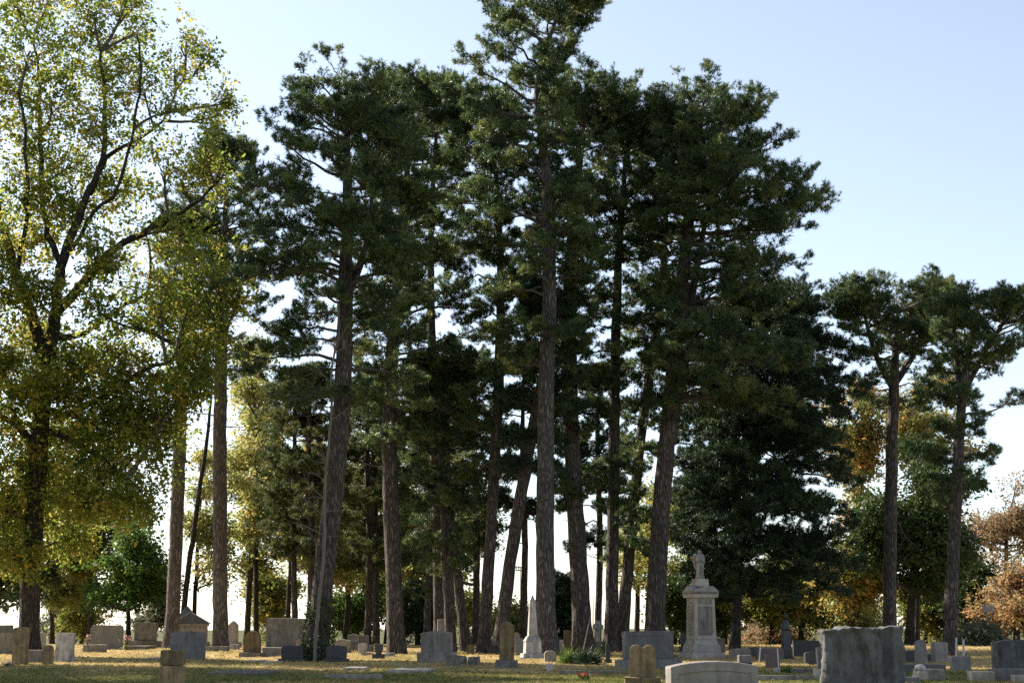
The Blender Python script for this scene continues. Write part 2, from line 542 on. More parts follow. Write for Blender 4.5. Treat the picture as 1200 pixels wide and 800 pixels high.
def gn_group(units, mat):
    key = (units[0].name, mat)
    if key in _groups:
        return _groups[key]
    g = bpy.data.node_groups.new('foliage_' + mat, 'GeometryNodeTree')
    g.interface.new_socket('Geometry', in_out='INPUT', socket_type='NodeSocketGeometry')
    g.interface.new_socket('Geometry', in_out='OUTPUT', socket_type='NodeSocketGeometry')
    n, l = g.nodes, g.links
    gi = n.new('NodeGroupInput'); go = n.new('NodeGroupOutput')
    jn = n.new('GeometryNodeJoinGeometry')
    for u in units:
        oi = n.new('GeometryNodeObjectInfo'); oi.inputs['Object'].default_value = u
        oi.inputs['As Instance'].default_value = True
        l.new(oi.outputs['Geometry'], jn.inputs[0])
    ip = n.new('GeometryNodeInstanceOnPoints')
    l.new(gi.outputs[0], ip.inputs['Points'])
    l.new(jn.outputs[0], ip.inputs['Instance'])
    ip.inputs['Pick Instance'].default_value = True

    def attr(nm, typ):
        q = n.new('GeometryNodeInputNamedAttribute'); q.data_type = typ; q.inputs['Name'].default_value = nm
        return q.outputs['Attribute']
    l.new(attr('idx', 'INT'), ip.inputs['Instance Index'])
    er = n.new('FunctionNodeEulerToRotation')
    l.new(attr('rot', 'FLOAT_VECTOR'), er.inputs[0]); l.new(er.outputs[0], ip.inputs['Rotation'])
    l.new(attr('scl', 'FLOAT'), ip.inputs['Scale'])
    sm = n.new('GeometryNodeSetMaterial'); sm.inputs['Material'].default_value = M[mat]
    l.new(ip.outputs[0], sm.inputs[0]); l.new(sm.outputs[0], go.inputs[0])
    _groups[key] = g
    return g


def instance_foliage(name, units, pos, rot, scale, rng, mat, parent, origin, spread=0.2, bias=0.45):
    pos = np.asarray(pos) - np.asarray(origin, float)
    n = len(pos)
    me = bpy.data.meshes.new(name)
    me.vertices.add(n)
    me.vertices.foreach_set('co', np.ascontiguousarray(pos, np.float32).ravel())
    for nm, typ, key, val in (('idx', 'INT', 'value', rng.integers(0, len(units), n).astype(np.int32)),
                              ('rot', 'FLOAT_VECTOR', 'vector', np.asarray(rot, np.float32).ravel()),
                              ('scl', 'FLOAT', 'value', np.asarray(scale, np.float32)),
                              ('ctint', 'FLOAT', 'value', np.clip(rng.normal(bias, spread, n), 0, 1).astype(np.float32))):
        me.attributes.new(nm, typ, 'POINT').data.foreach_set(key, np.ascontiguousarray(val))
    me.update()
    o = obj(name, me, mat, parent)
    md = o.modifiers.new('foliage', 'NODES')
    md.node_group = gn_group(units, mat)
    o['kind'] = 'stuff'
    return o


def scatter(name, temps, pos, dirs, scale, rng, mat, parent, origin, spread=0.22, bias=0.45, nper=3):
    if len(pos) == 0:
        return None
    pos = np.asarray(pos) - np.asarray(origin, float)
    fr = frames(np.asarray(dirs), rng)
    which = rng.integers(0, len(temps), len(pos))
    tint_t = np.clip(rng.normal(bias, spread, len(pos)), 0, 1)
    V, TN = [], []
    for k, T in enumerate(temps):
        s = which == k
        if not s.any():
            continue
        v = np.einsum('kvi,nij->nkvj', T, fr[s]) * np.asarray(scale)[s][:, None, None, None] + pos[s][:, None, None, :]
        V.append(v.reshape(-1, 3))
        tt = tint_t[s][:, None] + rng.normal(0, 0.1, (s.sum(), T.shape[0]))
        TN.append(np.clip(tt, 0, 1).ravel())
    V = np.concatenate(V); TN = np.concatenate(TN)
    me = mesh_np(name, V, len(V) // nper, nper, tint=TN)
    o = obj(name, me, mat, parent)
    o['kind'] = 'stuff'
    return o


def trunk_from_px(tr, Y, leany=0.0, step=0.45):
    """trunk line in the world from (px, py, width px) points; the first point stands on the ground"""
    base_y = Y
    out = []
    p0 = P(tr[0][0], tr[0][1], Y)
    g0 = float(zg(p0[0], Y))
    for i, (px, py, w) in enumerate(tr):
        yy = Y + leany * i
        p = P(px, py, yy)
        if i == 0:
            p[2] = g0 - 0.25
        out.append((*p, 0.42 * w / ppm(px, py, yy)))
    return catmull(out, step), np.array((p0[0], Y, g0))


def add_trunk(tr, root, base, mat, rng, name='trunk', flare=0.3, sides=14):
    path, rad = tr[:, :3].copy(), tr[:, 3].copy()
    h = path[:, 2] - base[2]
    rad = rad * (1 + flare * np.exp(-np.clip(h, 0, None) / 0.35))
    n = len(path)
    ph = rng.uniform(0, 6.28)
    a = np.arange(sides) * 2 * math.pi / sides
    fl = 0.16 * np.exp(-np.clip(h, 0, None) / 0.5)[:, None] * np.cos(4 * a + ph)[None, :]
    wob = 1 + fl + rng.normal(0, 0.025, (n, sides))
    path[1:-1, :2] += rng.normal(0, 0.012, (n - 2, 2))
    mb = MB()
    mb.tube(path, rad, sides, wob=wob)
    return mb.build(name, mat, root, base)


def interp_trunk(tr, z):
    return np.array([np.interp(z, tr[:, 2], tr[:, k]) for k in range(4)])


def pine(label, Y, trunk, profile, nl=46, mat='pine', bark='bark', asc=(0.9, -0.12), seed=1, dens=1.0, leany=0.0,
         inner=0.42, nb=8, stubs=2, depth=0.9, size=1.0, gap=0.26, name='pine_tree', cat='pine tree', group='tall pines of the grove', stems=(), temps=None):
    rng = np.random.default_rng(seed)
    nl = int(nl * 1.7) + 6
    ytop = min(q[0] for q in profile) + 36
    trunk = [q for q in trunk if q[1] > ytop] + [(trunk[-1][0], ytop, 3)]
    tr, base = trunk_from_px(trunk, Y, leany)
    root = thing(name, label, cat, base, group=group)
    add_trunk(tr, root, base, bark, rng)
    prof = np.array(sorted(profile), float)
    prof[0, 0] += 14
    prof[1, 0] = max(prof[1, 0], prof[0, 0]) + 4
    prof[:, 0] = np.maximum.accumulate(prof[:, 0] + np.arange(len(prof)) * 1e-3)
    br = MB()
    pos, rots, scl = [], [], []
    y0, y1 = prof[0, 0], prof[-1, 0]
    s = ppm(trunk[0][0], 400, Y)
    # heights weighted by the crown's width
    ys = np.linspace(y0, y1, 200)
    wd = np.interp(ys, prof[:, 0], prof[:, 2] - prof[:, 1]) + 25
    cdf = np.cumsum(wd) / wd.sum()
    extra = []
    for st in stems:                       # second leaders that rise from the trunk
        pts = []
        for (px, py, w) in st:
            p = P(px, py, Y + 0.3)
            pts.append((*p, 0.5 * w / s))
        sp = catmull(pts, 0.5)
        m = MB(); m.tube(sp[:, :3], sp[:, 3], 9)
        m.build('limb', bark, root, base)
        extra.append(sp)
    for i in range(nl):
        wi, wk = divmod(i, 5)
        nw = max(1, (nl - 14) // 5)
        if wk == 0:
            wq, wph = (wi + rng.uniform(.15, .85)) / nw, rng.uniform(0, 6.28)
        q = min(1.0, wq + rng.normal(0, .10 / nw)) if i < nl - 14 else rng.uniform(0, .09)
        q = max(0.0, q)
        py = float(np.interp(q, cdf, ys))
        f = (py - y0) / (y1 - y0)
        phi = wph + wk * 1.2566 + rng.uniform(-.4, .4)
        zc = P(600, py, Y)[2]
        s = ppm(600, py, Y)
        xl, xr = np.interp(py, prof[:, 0], prof[:, 1]), np.interp(py, prof[:, 0], prof[:, 2])
        if f > 0.5 and rng.uniform() < gap:
            continue                       # open places in the lower crown
        tz = tr[-1, 2]
        a = interp_trunk(tr, min(zc, tz))
        if extra and rng.uniform() < 0.45:
            e = extra[rng.integers(len(extra))]
            if zc > e[0, 2] + 0.5:
                a = interp_trunk(e, min(zc, e[-1, 2]))
        tx = 600 + a[0] * s
        ex = max(((xr - tx) if math.cos(phi) > 0 else (tx - xl)) / s, 0.5)
        ey = max(0.5 * (xr - xl) / s * depth, 0.6)
        L = 1 / math.sqrt((math.cos(phi) / ex) ** 2 + (math.sin(phi) / ey) ** 2)
        L *= rng.uniform(0.72, 1.0)
        out = np.array((math.cos(phi), math.sin(phi), 0))
        up = asc[0] * 0.8 * (1 - f) ** 1.5 + asc[1] * f + rng.uniform(-.12, .12)
        zs = min(zc - L * up * 0.75, tz - 0.15)
        zs = max(zs, tr[0, 2] + 2.0)
        b = interp_trunk(tr, zs)
        if extra and zs > min(e[0, 2] for e in extra):
            for e in extra:
                if abs(np.interp(zs, e[:, 2], e[:, 0]) - a[0]) < abs(b[0] - a[0]) and zs > e[0, 2]:
                    b = interp_trunk(e, zs)
        start = b[:3]
        end = np.array((a[0], a[1], zc)) + out * L
        mid = 0.5 * (start + end) + np.array((0, 0, (-0.10 if up > 0.3 else 0.12) * L)) + rng.normal(0, 0.07 * L, 3)
        t = np.linspace(0, 1, 8)[:, None]
        path = (1 - t) ** 2 * start + 2 * t * (1 - t) * mid + t ** 2 * end
        path[1:-1] += rng.normal(0, 0.03 * L ** 0.5, (6, 3))
        r0 = min(0.02 + 0.017 * L, b[3] * 0.75)
        br.tube(path, np.linspace(r0, 0.012, 8), 5)
        k = max(5, int(nb * (0.6 + 0.22 * L)))
        for j in range(k):
            tt = inner + (1 - inner) * (j + rng.uniform(0.2, 1)) / k
            tt = min(tt, 1.0)
            fi = tt * 7; i0 = min(int(fi), 6)
            pb = path[i0] + (path[i0 + 1] - path[i0]) * (fi - i0)
            ld = path[i0 + 1] - path[i0]; ld /= np.linalg.norm(ld)
            side = np.cross(ld, (0, 0, 1)); side /= np.linalg.norm(side) + 1e-6
            sg = 1 if j % 2 else -1
            bl = (0.35 + 0.26 * L * (1.15 - 0.75 * tt)) * rng.uniform(0.6, 1.15)
            bd = ld * rng.uniform(0.3, 1.0) + side * sg * rng.uniform(0.3, 1.1) + np.array((0, 0, rng.uniform(-0.05, 0.5)))
            if j == k - 1:
                bd = ld + np.array((0, 0, 0.25)); bl *= 0.7
            bd /= np.linalg.norm(bd)
            pe = pb + bd * bl
            pm = 0.5 * (pb + pe) + rng.normal(0, 0.05, 3)
            br.tube(np.stack([pb, pm, pe]), [0.018, 0.012, 0.006], 3)
            yaw = math.atan2(bd[1], bd[0]); pit = math.asin(max(-1, min(1, bd[2])))
            for q in range(1 + (rng.uniform() < 0.45 * dens)):
                o2 = rng.normal(0, 1, 3) * np.array((.2, .2, .12)) if q else np.zeros(3)
                pos.append(pb + bd * bl * (0.15 if q == 0 else -0.1) + o2)
                rots.append((rng.normal(0, .35), -pit + rng.normal(0, .25), yaw + rng.normal(0, .3 + .5 * q)))
                scl.append(np.clip(bl * 1.05, 0.7, 1.3) * rng.uniform(.85, 1.2) * size)
    for i in range(stubs):                 # crooked dead limbs under the crown
        z0 = interp_trunk(tr, tr[0, 2] + rng.uniform(0.3, 0.55) * (tr[-1, 2] - tr[0, 2]))
        ph = rng.uniform(0, 6.28); L = rng.uniform(0.7, 2.4)
        d = np.array((math.cos(ph), math.sin(ph), rng.uniform(-.35, .5)))
        pts = [z0[:3]]
        for q in range(6):
            d = d + rng.normal(0, .28, 3); d /= np.linalg.norm(d)
            pts.append(pts[-1] + d * L / 6)
        br.tube(np.stack(pts), np.linspace(.04, .008, 7) * rng.uniform(.6, 1.1), 4)
        for q in (3, 4):
            e = pts[q] + (d + rng.normal(0, .7, 3)) * L * .2
            br.tube(np.stack([pts[q], .5 * (pts[q] + e) + rng.normal(0, .04, 3), e]), [.016, .01, .004], 3)
    bo = br.build('branches', 'twig' if bark != 'bark_grey' else 'twig', root, base)
    if bo: bo['kind'] = 'stuff'
    instance_foliage('crown', PAD, pos, rots, scl, rng, mat, root, base)
    return root


def broadleaf(label, Y, trunk, lobes, mat='olive', bark='bark_dark', seed=1, dens=1.0, limbs=(), name='broadleaf_tree', cat='tree',
              group='broadleaf trees', leaf=1.0, bias=0.45, depthf=1.0, twigs=True, thin=None):
    """lobes: (cx, cy, rx, ry, depth offset m) in pixels at distance Y"""
    rng = np.random.default_rng(seed)
    tr, base = trunk_from_px(trunk, Y)
    root = thing(name, label, cat, base, group=group)
    add_trunk(tr, root, base, bark, rng, sides=12)
    s = ppm(600, 400, Y)
    nodes = [tr[len(tr) // 3:, :3]]
    for lb in limbs:
        pts = []
        for q, (px, py, w) in enumerate(lb[0]):
            p = P(px, py, Y + lb[1] * q / (len(lb[0]) - 1))
            pts.append((*p, 0.5 * w / s))
        sp = catmull(pts, 0.4)
        sp[1:-1, :3] += rng.normal(0, 0.035, (len(sp) - 2, 3))
        m = MB(); m.tube(sp[:, :3], sp[:, 3], 8)
        m.build('limb', bark, root, base)
        nodes.append(sp[2:, :3])
    nodes = np.concatenate(nodes)
    br = MB()
    pos, dirs = [], []
    for (cx, cy, rx, ry, dy) in lobes:
        yy = Y + dy
        c = P(cx, cy, yy)
        rad = np.array((rx / s, 0.5 * (rx + ry) / s * depthf, ry / s))
        d = np.linalg.norm((nodes - c) * np.array((1, 1, 0.8)) + np.array((0, 0, 0.6)), axis=1) + np.where(nodes[:, 2] > c[2], 1.0, 0)
        k = int(np.argmin(d)); st = nodes[k]
        Lm = np.linalg.norm(c - st)
        mid = 0.5 * (st + c) + np.array((0, 0, -0.08 * Lm)) + rng.normal(0, 0.06 * Lm + .05, 3)
        t = np.linspace(0, 1, 7)[:, None]
        path = (1 - t) ** 2 * st + 2 * t * (1 - t) * mid + t ** 2 * c
        br.tube(path, np.linspace(min(0.03 + 0.02 * Lm, .12), 0.03, 7), 5)
        vol = rad[0] * rad[1] * rad[2]
        nbr = int(np.clip(5 + 5.5 * vol ** 0.5, 5, 34))
        for j in range(nbr):
            v = rng.normal(size=3); v /= np.linalg.norm(v)
            e = c + v * rad * rng.uniform(0.4, 1.25)
            b0 = path[rng.integers(3, 7)]
            m2 = 0.5 * (b0 + e) + rng.normal(0, 0.12, 3)
            if twigs:
                br.tube(np.stack([b0, m2, e]), [0.028, 0.018, 0.006], 3)
            nn = max(1, int(dens * (thin(cx, cy) if thin else 1) * 4.5 * rng.uniform(0.5, 1.5)))
            tq = rng.uniform(0.55, 1.12, nn)[:, None]
            sp = 0.2 + 0.2 * rad.mean()
            pp = b0 + (e - b0) * tq + rng.normal(0, sp, (nn, 3)) * np.array((1, 1, .75))
            far = rng.uniform(size=nn) < 0.6
            vv = rng.normal(size=(nn, 3)); vv /= np.linalg.norm(vv, axis=1)[:, None]
            pp[far] = (c + vv * rad * 1.25 * rng.uniform(0.05, 1, (nn, 1)) ** 0.42)[far]
            pos.append(pp)
    bo = br.build('branches', 'twig', root, base)
    if bo: bo['kind'] = 'stuff'
    pos = np.concatenate(pos)
    rots = np.stack([rng.normal(0, .4, len(pos)), rng.normal(0, .4, len(pos)), rng.uniform(0, 6.28, len(pos))], -1)
    instance_foliage('crown', CLUMP, pos, rots, rng.uniform(0.7, 1.2, len(pos)) * leaf, rng, mat, root, base, bias=bias)
    return root


def auto_lobes(cx, cy, rx, ry, n, seed, dy=2.0, k=0.30):
    """uneven crown: lobes of very different size, some reaching out beyond the rest"""
    g = np.random.default_rng(seed)
    out = []
    arms = [(g.uniform(0, 6.28), g.uniform(.6, 1.25)) for _ in range(7)]
    for i in range(int(n * 1.6)):
        if i % 3:
            a, r = arms[i % 7]
            r *= g.uniform(.25, 1.05); a += g.normal(0, .22)
        else:
            a, r = g.uniform(0, 6.28), g.uniform(0, .8)
        u, v = math.cos(a) * r, math.sin(a) * r
        q = g.uniform(.4, 1.35)
        out.append((cx + u * rx, cy + v * ry, rx * k * q, min(rx, ry) * k * q * g.uniform(.5, .85), g.uniform(-dy, dy)))
    return out


# ------------------------------------------------------------------ ground and grass
def build_ground():
    yv = np.concatenate([np.linspace(-40, 20, 8), np.linspace(22, 100, 90), np.geomspace(103, 9000, 70)])
    xh = np.concatenate([np.linspace(0, 45, 60), np.geomspace(47, 7000, 40)])
    xv = np.concatenate([-xh[:0:-1], xh])
    X, Yg = np.meshgrid(xv, yv)
    Z = zg(X, Yg)
    v = np.stack([X, Yg, Z], -1).reshape(-1, 3)
    nx, ny = len(xv), len(yv)
    i, j = np.meshgrid(np.arange(nx - 1), np.arange(ny - 1))
    a = (j * nx + i).ravel()
    q = np.stack([a, a + 1, a + nx + 1, a + nx], -1)
    me = bpy.data.meshes.new('ground')
    me.vertices.add(len(v)); me.vertices.foreach_set('co', v.astype(np.float32).ravel())
    me.loops.add(len(q) * 4); me.loops.foreach_set('vertex_index', q.astype(np.int32).ravel())
    me.polygons.add(len(q)); me.polygons.foreach_set('loop_start', np.arange(0, len(q) * 4, 4, dtype=np.int32))
    me.polygons.foreach_set('use_smooth', np.ones(len(q), bool))
    me.update(calc_edges=True)
    return tag(obj('ground', me, 'ground'), kind='structure')


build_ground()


def field(n, y0, y1, rng, half=0.40):
    y = np.sqrt(rng.uniform(y0 ** 2, y1 ** 2, n) * 1.0)
    y = y0 + (y1 - y0) * rng.uniform(0, 1, n) ** 1.15
    x = rng.uniform(-half, half, n) * y
    return np.stack([x, y, zg(x, y)], -1)


def build_grass():
    rng = np.random.default_rng(3)
    g = np.random.default_rng(5)
    temps = []
    for k in range(4):
        T = np.zeros((5, 3, 3))
        for i in range(5):
            b = np.array((*g.normal(0, 0.03, 2), -0.005)); ph = g.uniform(0, 6.28)
            w = 0.009
            T[i, 0] = b + np.array((math.cos(ph), math.sin(ph), 0)) * w
            T[i, 1] = b - np.array((math.cos(ph), math.sin(ph), 0)) * w
            T[i, 2] = b + np.array((*g.normal(0, 0.025, 2), g.uniform(0.03, 0.075)))
        temps.append(T)
    p = field(60000, 27, 76, rng)
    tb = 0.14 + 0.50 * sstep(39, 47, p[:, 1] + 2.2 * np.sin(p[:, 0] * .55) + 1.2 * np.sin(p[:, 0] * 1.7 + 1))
    o = scatter('grass', temps, p, np.tile((0, 0, 1.0), (len(p), 1)), rng.uniform(0.6, 1.3, len(p)), rng, 'grass', None, (0, 0, 0), 0.15, tb)
    tag(o, 'short dry yellow and green grass between the gravestones', 'grass', kind='stuff')
    L = []
    for k in range(4):
        a = 0.045
        T = np.array([[(-a, 0, .004), (0, -a * .6, .012 + .01 * g.uniform()), (a, 0, .006), (0, a * .6, .016 * g.uniform() + .004)]])
        L.append(T)
    p = field(9000, 27, 76, rng)
    p[:, 2] += 0.012
    d = np.tile((0, 0, 1.0), (len(p), 1)) + rng.normal(0, 0.25, (len(p), 3))
    o = scatter('fallen_leaves', L, p, d, rng.uniform(0.6, 1.3, len(p)), rng, 'litter', None, (0, 0, 0), 0.25, 0.5, nper=4)
    tag(o, 'brown and rusty fallen leaves strewn over the grass', 'fallen leaves', kind='stuff')


build_grass()

# ------------------------------------------------------------------ trees
# the big yellow-green oak at the left
OAK_LIMBS = [
    ([(50, 470, 20), (58, 420, 17), (64, 370, 15), (75, 300, 12), (98, 240, 9), (120, 185, 7), (122, 120, 5), (118, 60, 3)], -0.8),
    ([(62, 372, 14), (100, 330, 11), (135, 290, 9), (190, 262, 7), (235, 235, 4), (262, 205, 2)], -1.6),
    ([(52, 420, 15), (38, 370, 13), (20, 325, 11), (2, 262, 9), (-12, 200, 6), (-8, 130, 3)], -1.2),
    ([(105, 228, 7), (125, 185, 6), (160, 165, 4), (190, 140, 3), (215, 95, 2)], 0.6),
    ([(72, 310, 8), (50, 250, 7), (48, 170, 6), (46, 100, 4), (40, 40, 3)], 1.4),
    ([(48, 480, 12), (75, 485, 9), (115, 468, 8), (160, 440, 6), (205, 420, 3)], -2.2),
    ([(40, 520, 10), (15, 495, 8), (-20, 480, 6), (-60, 440, 4)], -1.0),
    ([(45, 500, 9), (90, 520, 7), (130, 545, 5), (165, 575, 3)], -3.0),
    ([(60, 395, 9), (100, 390, 7), (160, 350, 5), (215, 330, 3)], 2.0),
    ([(150, 375, 6), (190, 395, 5), (225, 410, 4), (258, 398, 2)], -1.0),
    ([(20, 320, 6), (32, 250, 5), (30, 180, 4), (22, 110, 3)], -2.0),
    ([(78, 300, 6), (110, 250, 5), (140, 215, 4), (165, 100, 3), (160, 40, 2)], -1.5),
]
OAK_LOBES = [
    (20, 10, 38, 30, 0), (60, -10, 40, 30, 1), (110, 15, 32, 30, -1), (150, -5, 32, 26, 0), (165, 35, 28, 26, 1), (35, 60, 42, 34, -1),
    (95, 70, 38, 34, 1), (140, 85, 34, 30, 0), (10, 105, 36, 32, 1), (60, 120, 40, 34, 0), (170, 110, 26, 26, 0), (218, 40, 20, 26, 0), (235, 75, 18, 20, 0),
    (205, 85, 22, 24, 1), (205, 130, 26, 24, -1), (110, 140, 34, 30, -1.5), (30, 170, 36, 32, 0.5), (160, 170, 34, 30, 0.5), (85, 190, 36, 32, 1), (195, 195, 34, 24, -1),
    (255, 135, 16, 16, 0), (270, 120, 12, 10, 0), (240, 170, 24, 18, -1), (215, 215, 36, 26, -1.6), (255, 200, 28, 22, -1), (140, 225, 36, 30, 1), (30, 225, 34, 30, -0.5),
    (85, 250, 34, 30, 0), (170, 270, 34, 28, 1), (210, 265, 30, 24, -1), (40, 285, 30, 26, 1), (110, 300, 26, 24, -1.5), (160, 330, 34, 28, 1.5), (205, 335, 34, 28, 1),
    (10, 350, 28, 28, -1), (115, 365, 34, 28, -1), (165, 385, 36, 28, 0), (215, 390, 32, 26, 0.5), (240, 370, 22, 24, 0), (50, 400, 30, 28, 1.5), (10, 420, 34, 30, 0), (95, 425, 34, 28, 0),
    (140, 430, 36, 28, -1.5), (190, 440, 32, 26, -1), (60, 455, 30, 26, -1.5), (15, 480, 32, 28, -0.5), (110, 480, 34, 28, -1.5), (155, 490, 32, 28, -1), (75, 510, 30, 26, 1), (20, 540, 34, 30, 0),
    (115, 535, 34, 28, -1.5), (165, 540, 30, 28, -2), (55, 570, 30, 26, 0.5), (10, 600, 34, 32, 0), (100, 585, 32, 26, -2), (150, 590, 28, 24, -2.5), (185, 500, 24, 24, -1), (15, 650, 30, 26, -1), (85, 620, 24, 20, 1),
    (245, 300, 26, 22, -1), (262, 330, 22, 18, -1), (235, 330, 26, 20, -2), (262, 365, 20, 18, -1.5), (225, 420, 28, 22, -2), (250, 405, 24, 20, -2), (205, 470, 24, 20, -2), (235, 450, 18, 16, -2), (225, 350, 24, 20, -2), (190, 360, 26, 22, -2), (280, 345, 14, 12, -1),
    (-40, 60, 40, 40, 0), (-50, 150, 40, 40, 0), (-50, 260, 40, 40, 0), (-40, 380, 40, 40, 0), (-50, 480, 40, 40, 0), (-40, 580, 36, 40, 0), (-10, 300, 26, 30, -1), (45, 345, 22, 22, -2),
]
broadleaf('large oak at the left edge with yellow green autumn leaves and a dark trunk', 57,
          [(34, 764, 30), (36, 680, 27), (42, 580, 26), (47, 500, 25), (52, 440, 21), (58, 400, 14)],
          OAK_LOBES, 'oak', seed=11, dens=1.35, limbs=OAK_LIMBS, name='oak_tree', cat='oak tree', leaf=0.95, bias=0.52,
          thin=lambda cx, cy: (0.68 if cy < 200 else 0.85 if cy < 380 else 1.3) * (0.5 if cx > 150 and cy < 480 else 1))

# pines of the grove, left to right
pine('slim pine with pale bark beside the oak, behind the tall brown post stone', 69, [(200, 758, 20), (206, 640, 19), (211, 500, 18), (216, 380, 13), (220, 260, 6)],
     [(235, 200, 245), (280, 180, 262), (350, 170, 260), (420, 175, 255), (470, 190, 245)], 26, 'pine', 'bark_pale', seed=21, stubs=3)
pine('straight pale barked pine left of the round brown stone, trunk bare to half height', 68,
     [(259, 760, 22), (258, 640, 20), (258, 520, 19), (259, 420, 17), (262, 320, 13), (266, 170, 5)],
     [(150, 250, 285), (185, 222, 308), (240, 198, 330), (300, 190, 335), (360, 200, 322), (410, 225, 300), (435, 240, 285)], 34, 'pine', 'bark_pale', seed=22, stubs=4, asc=(0.9, 0.1))
pine('thick leaning pine with ivy at its foot and a rounded crown', 52.5,
     [(370, 770, 32), (381, 660, 29), (393, 560, 27), (402, 450, 24), (405, 330, 19), (407, 200, 12), (405, 75, 4)],
     [(58, 385, 425), (75, 348, 452), (110, 332, 470), (145, 302, 492), (185, 298, 515), (250, 285, 520), (320, 282, 530), (380, 288, 500), (440, 290, 490), (485, 320, 450)],
     58, 'pine', seed=23, asc=(0.95, -0.15), stubs=3, stems=[[(407, 345, 12), (422, 310, 9), (432, 270, 6), (436, 220, 3)]])
pine('stout reddish brown pine right of the leaning ivy clad one', 60,
     [(465, 765, 26), (461, 660, 23), (457, 560, 22), (458, 440, 18), (470, 280, 12), (487, 90, 4)],
     [(70, 472, 508), (95, 452, 530), (150, 442, 552), (230, 432, 558), (310, 430, 560), (390, 428, 566), (460, 430, 560), (520, 445, 530), (550, 450, 500)],
     52, 'pine', seed=24, asc=(0.9, -0.2))
pine('narrow pine behind the grey stone with the mossy top', 66, [(515, 758, 15), (513, 640, 14), (508, 480, 13), (505, 300, 9), (512, 110, 3)],
     [(85, 495, 532), (140, 475, 552), (240, 470, 558), (340, 470, 566), (440, 470, 562), (540, 478, 555), (620, 490, 540)], 32, 'pine', seed=25)
pine('short pine close on the right of the narrow pine, low green boughs round its trunk', 62, [(529, 763, 16), (524, 650, 15), (518, 540, 12), (514, 420, 5)],
     [(400, 490, 540), (450, 470, 565), (520, 465, 570), (580, 475, 560), (640, 490, 545), (665, 505, 535)], 30, 'pine', seed=26)
pine('thin pine leaning left behind the small brown block', 64, [(548, 763, 16), (538, 690, 14), (528, 610, 12), (522, 500, 8), (520, 430, 4)],
     [(420, 505, 540), (470, 490, 555), (540, 490, 560), (600, 500, 550)], 18, 'pine_dark', seed=27)
pine('slightly bent pine left of the strongly leaning pine', 60, [(566, 766, 18), (574, 640, 16), (581, 520, 15), (586, 400, 13), (586, 280, 10), (575, 120, 4)],
     [(100, 550, 598), (140, 528, 615), (230, 515, 632), (330, 520, 645), (420, 528, 640), (500, 540, 625), (550, 550, 610)], 34, 'pine', seed=28)
pine('strongly right leaning pine behind the tall brown rounded tablet', 58, [(583, 767, 20), (594, 690, 18), (607, 600, 17), (623, 510, 15), (642, 400, 8), (650, 340, 4)],
     [(330, 620, 675), (380, 600, 690), (440, 585, 680), (500, 580, 670), (550, 590, 650)], 22, 'pine_dark', seed=29)
pine('tallest pine, straight and grey barked, in the middle of the grove', 56,
     [(641, 770, 30), (639, 660, 26), (639, 540, 24), (641, 420, 22), (644, 320, 19), (640, 200, 14), (630, 110, 10), (645, 40, 6), (668, -20, 3)],
     [(-40, 650, 690), (-10, 600, 702), (20, 562, 702), (45, 540, 680), (75, 524, 645), (110, 505, 645), (160, 500, 665), (230, 512, 690), (300, 520, 700), (370, 560, 690), (430, 600, 690)],
     60, 'pine', 'bark_grey', seed=30, asc=(1.0, -0.1))
pine('pine with a lit pale left edge, right of the tallest one, shrubs at its foot', 61,
     [(684, 764, 28), (678, 660, 25), (671, 540, 23), (667, 420, 21), (669, 300, 16), (680, 180, 9), (690, 85, 4)],
     [(74, 665, 718), (95, 645, 745), (150, 632, 765), (230, 622, 760), (310, 620, 742), (400, 638, 735), (470, 640, 722), (540, 650, 715), (590, 660, 705)],
     54, 'pine', seed=31, asc=(0.95, -0.15))
pine('dark pine between the shrub footed pine and the forked one, thick boughs low down', 62, [(716, 762, 20), (718, 640, 17), (720, 520, 15), (722, 380, 13), (728, 250, 9), (738, 110, 3)],
     [(98, 718, 760), (140, 700, 780), (220, 690, 788), (300, 682, 788), (380, 682, 772), (460, 690, 760), (550, 688, 752), (620, 690, 742)], 38, 'pine', seed=32)
pine('slender right leaning pine touching the dark pine at its foot', 64, [(728, 762, 18), (738, 640, 16), (750, 520, 14), (768, 390, 12), (778, 300, 9), (782, 140, 4)],
     [(115, 762, 802), (190, 742, 812), (290, 740, 820), (390, 738, 812), (500, 730, 795), (600, 722, 782), (640, 730, 770)], 34, 'pine', seed=33)
pine('thick forked pine with long boughs sweeping right over the angel monument', 60,
     [(766, 768, 29), (770, 680, 27), (776, 580, 25), (788, 450, 22), (800, 330, 18), (812, 220, 13), (825, 95, 4)],
     [(80, 800, 862), (92, 778, 895), (120, 762, 905), (148, 750, 948), (180, 745, 935), (212, 742, 985), (240, 740, 982), (270, 742, 955), (300, 750, 930), (330, 752, 968), (380, 760, 985), (440, 765, 990), (490, 775, 960)],
     74, 'pine', seed=34, asc=(0.75, -0.15), inner=0.3, stems=[[(786, 520, 14), (800, 430, 12), (812, 340, 9), (830, 240, 5)]])
pine('dense dark conifer with drooping boughs behind the angel monument', 66,
     [(861, 760, 14), (866, 640, 13), (876, 500, 12), (886, 400, 8), (890, 325, 3)],
     [(315, 870, 925), (350, 845, 985), (410, 818, 1015), (470, 792, 1025), (530, 780, 1025), (590, 784, 1020), (640, 800, 1020), (690, 825, 1000), (715, 850, 960)],
     96, 'pine_dark', 'bark_dark', seed=35, asc=(0.3, -0.4), inner=0.2, dens=1.1, stubs=0, gap=0.15, name='conifer_tree', cat='conifer')
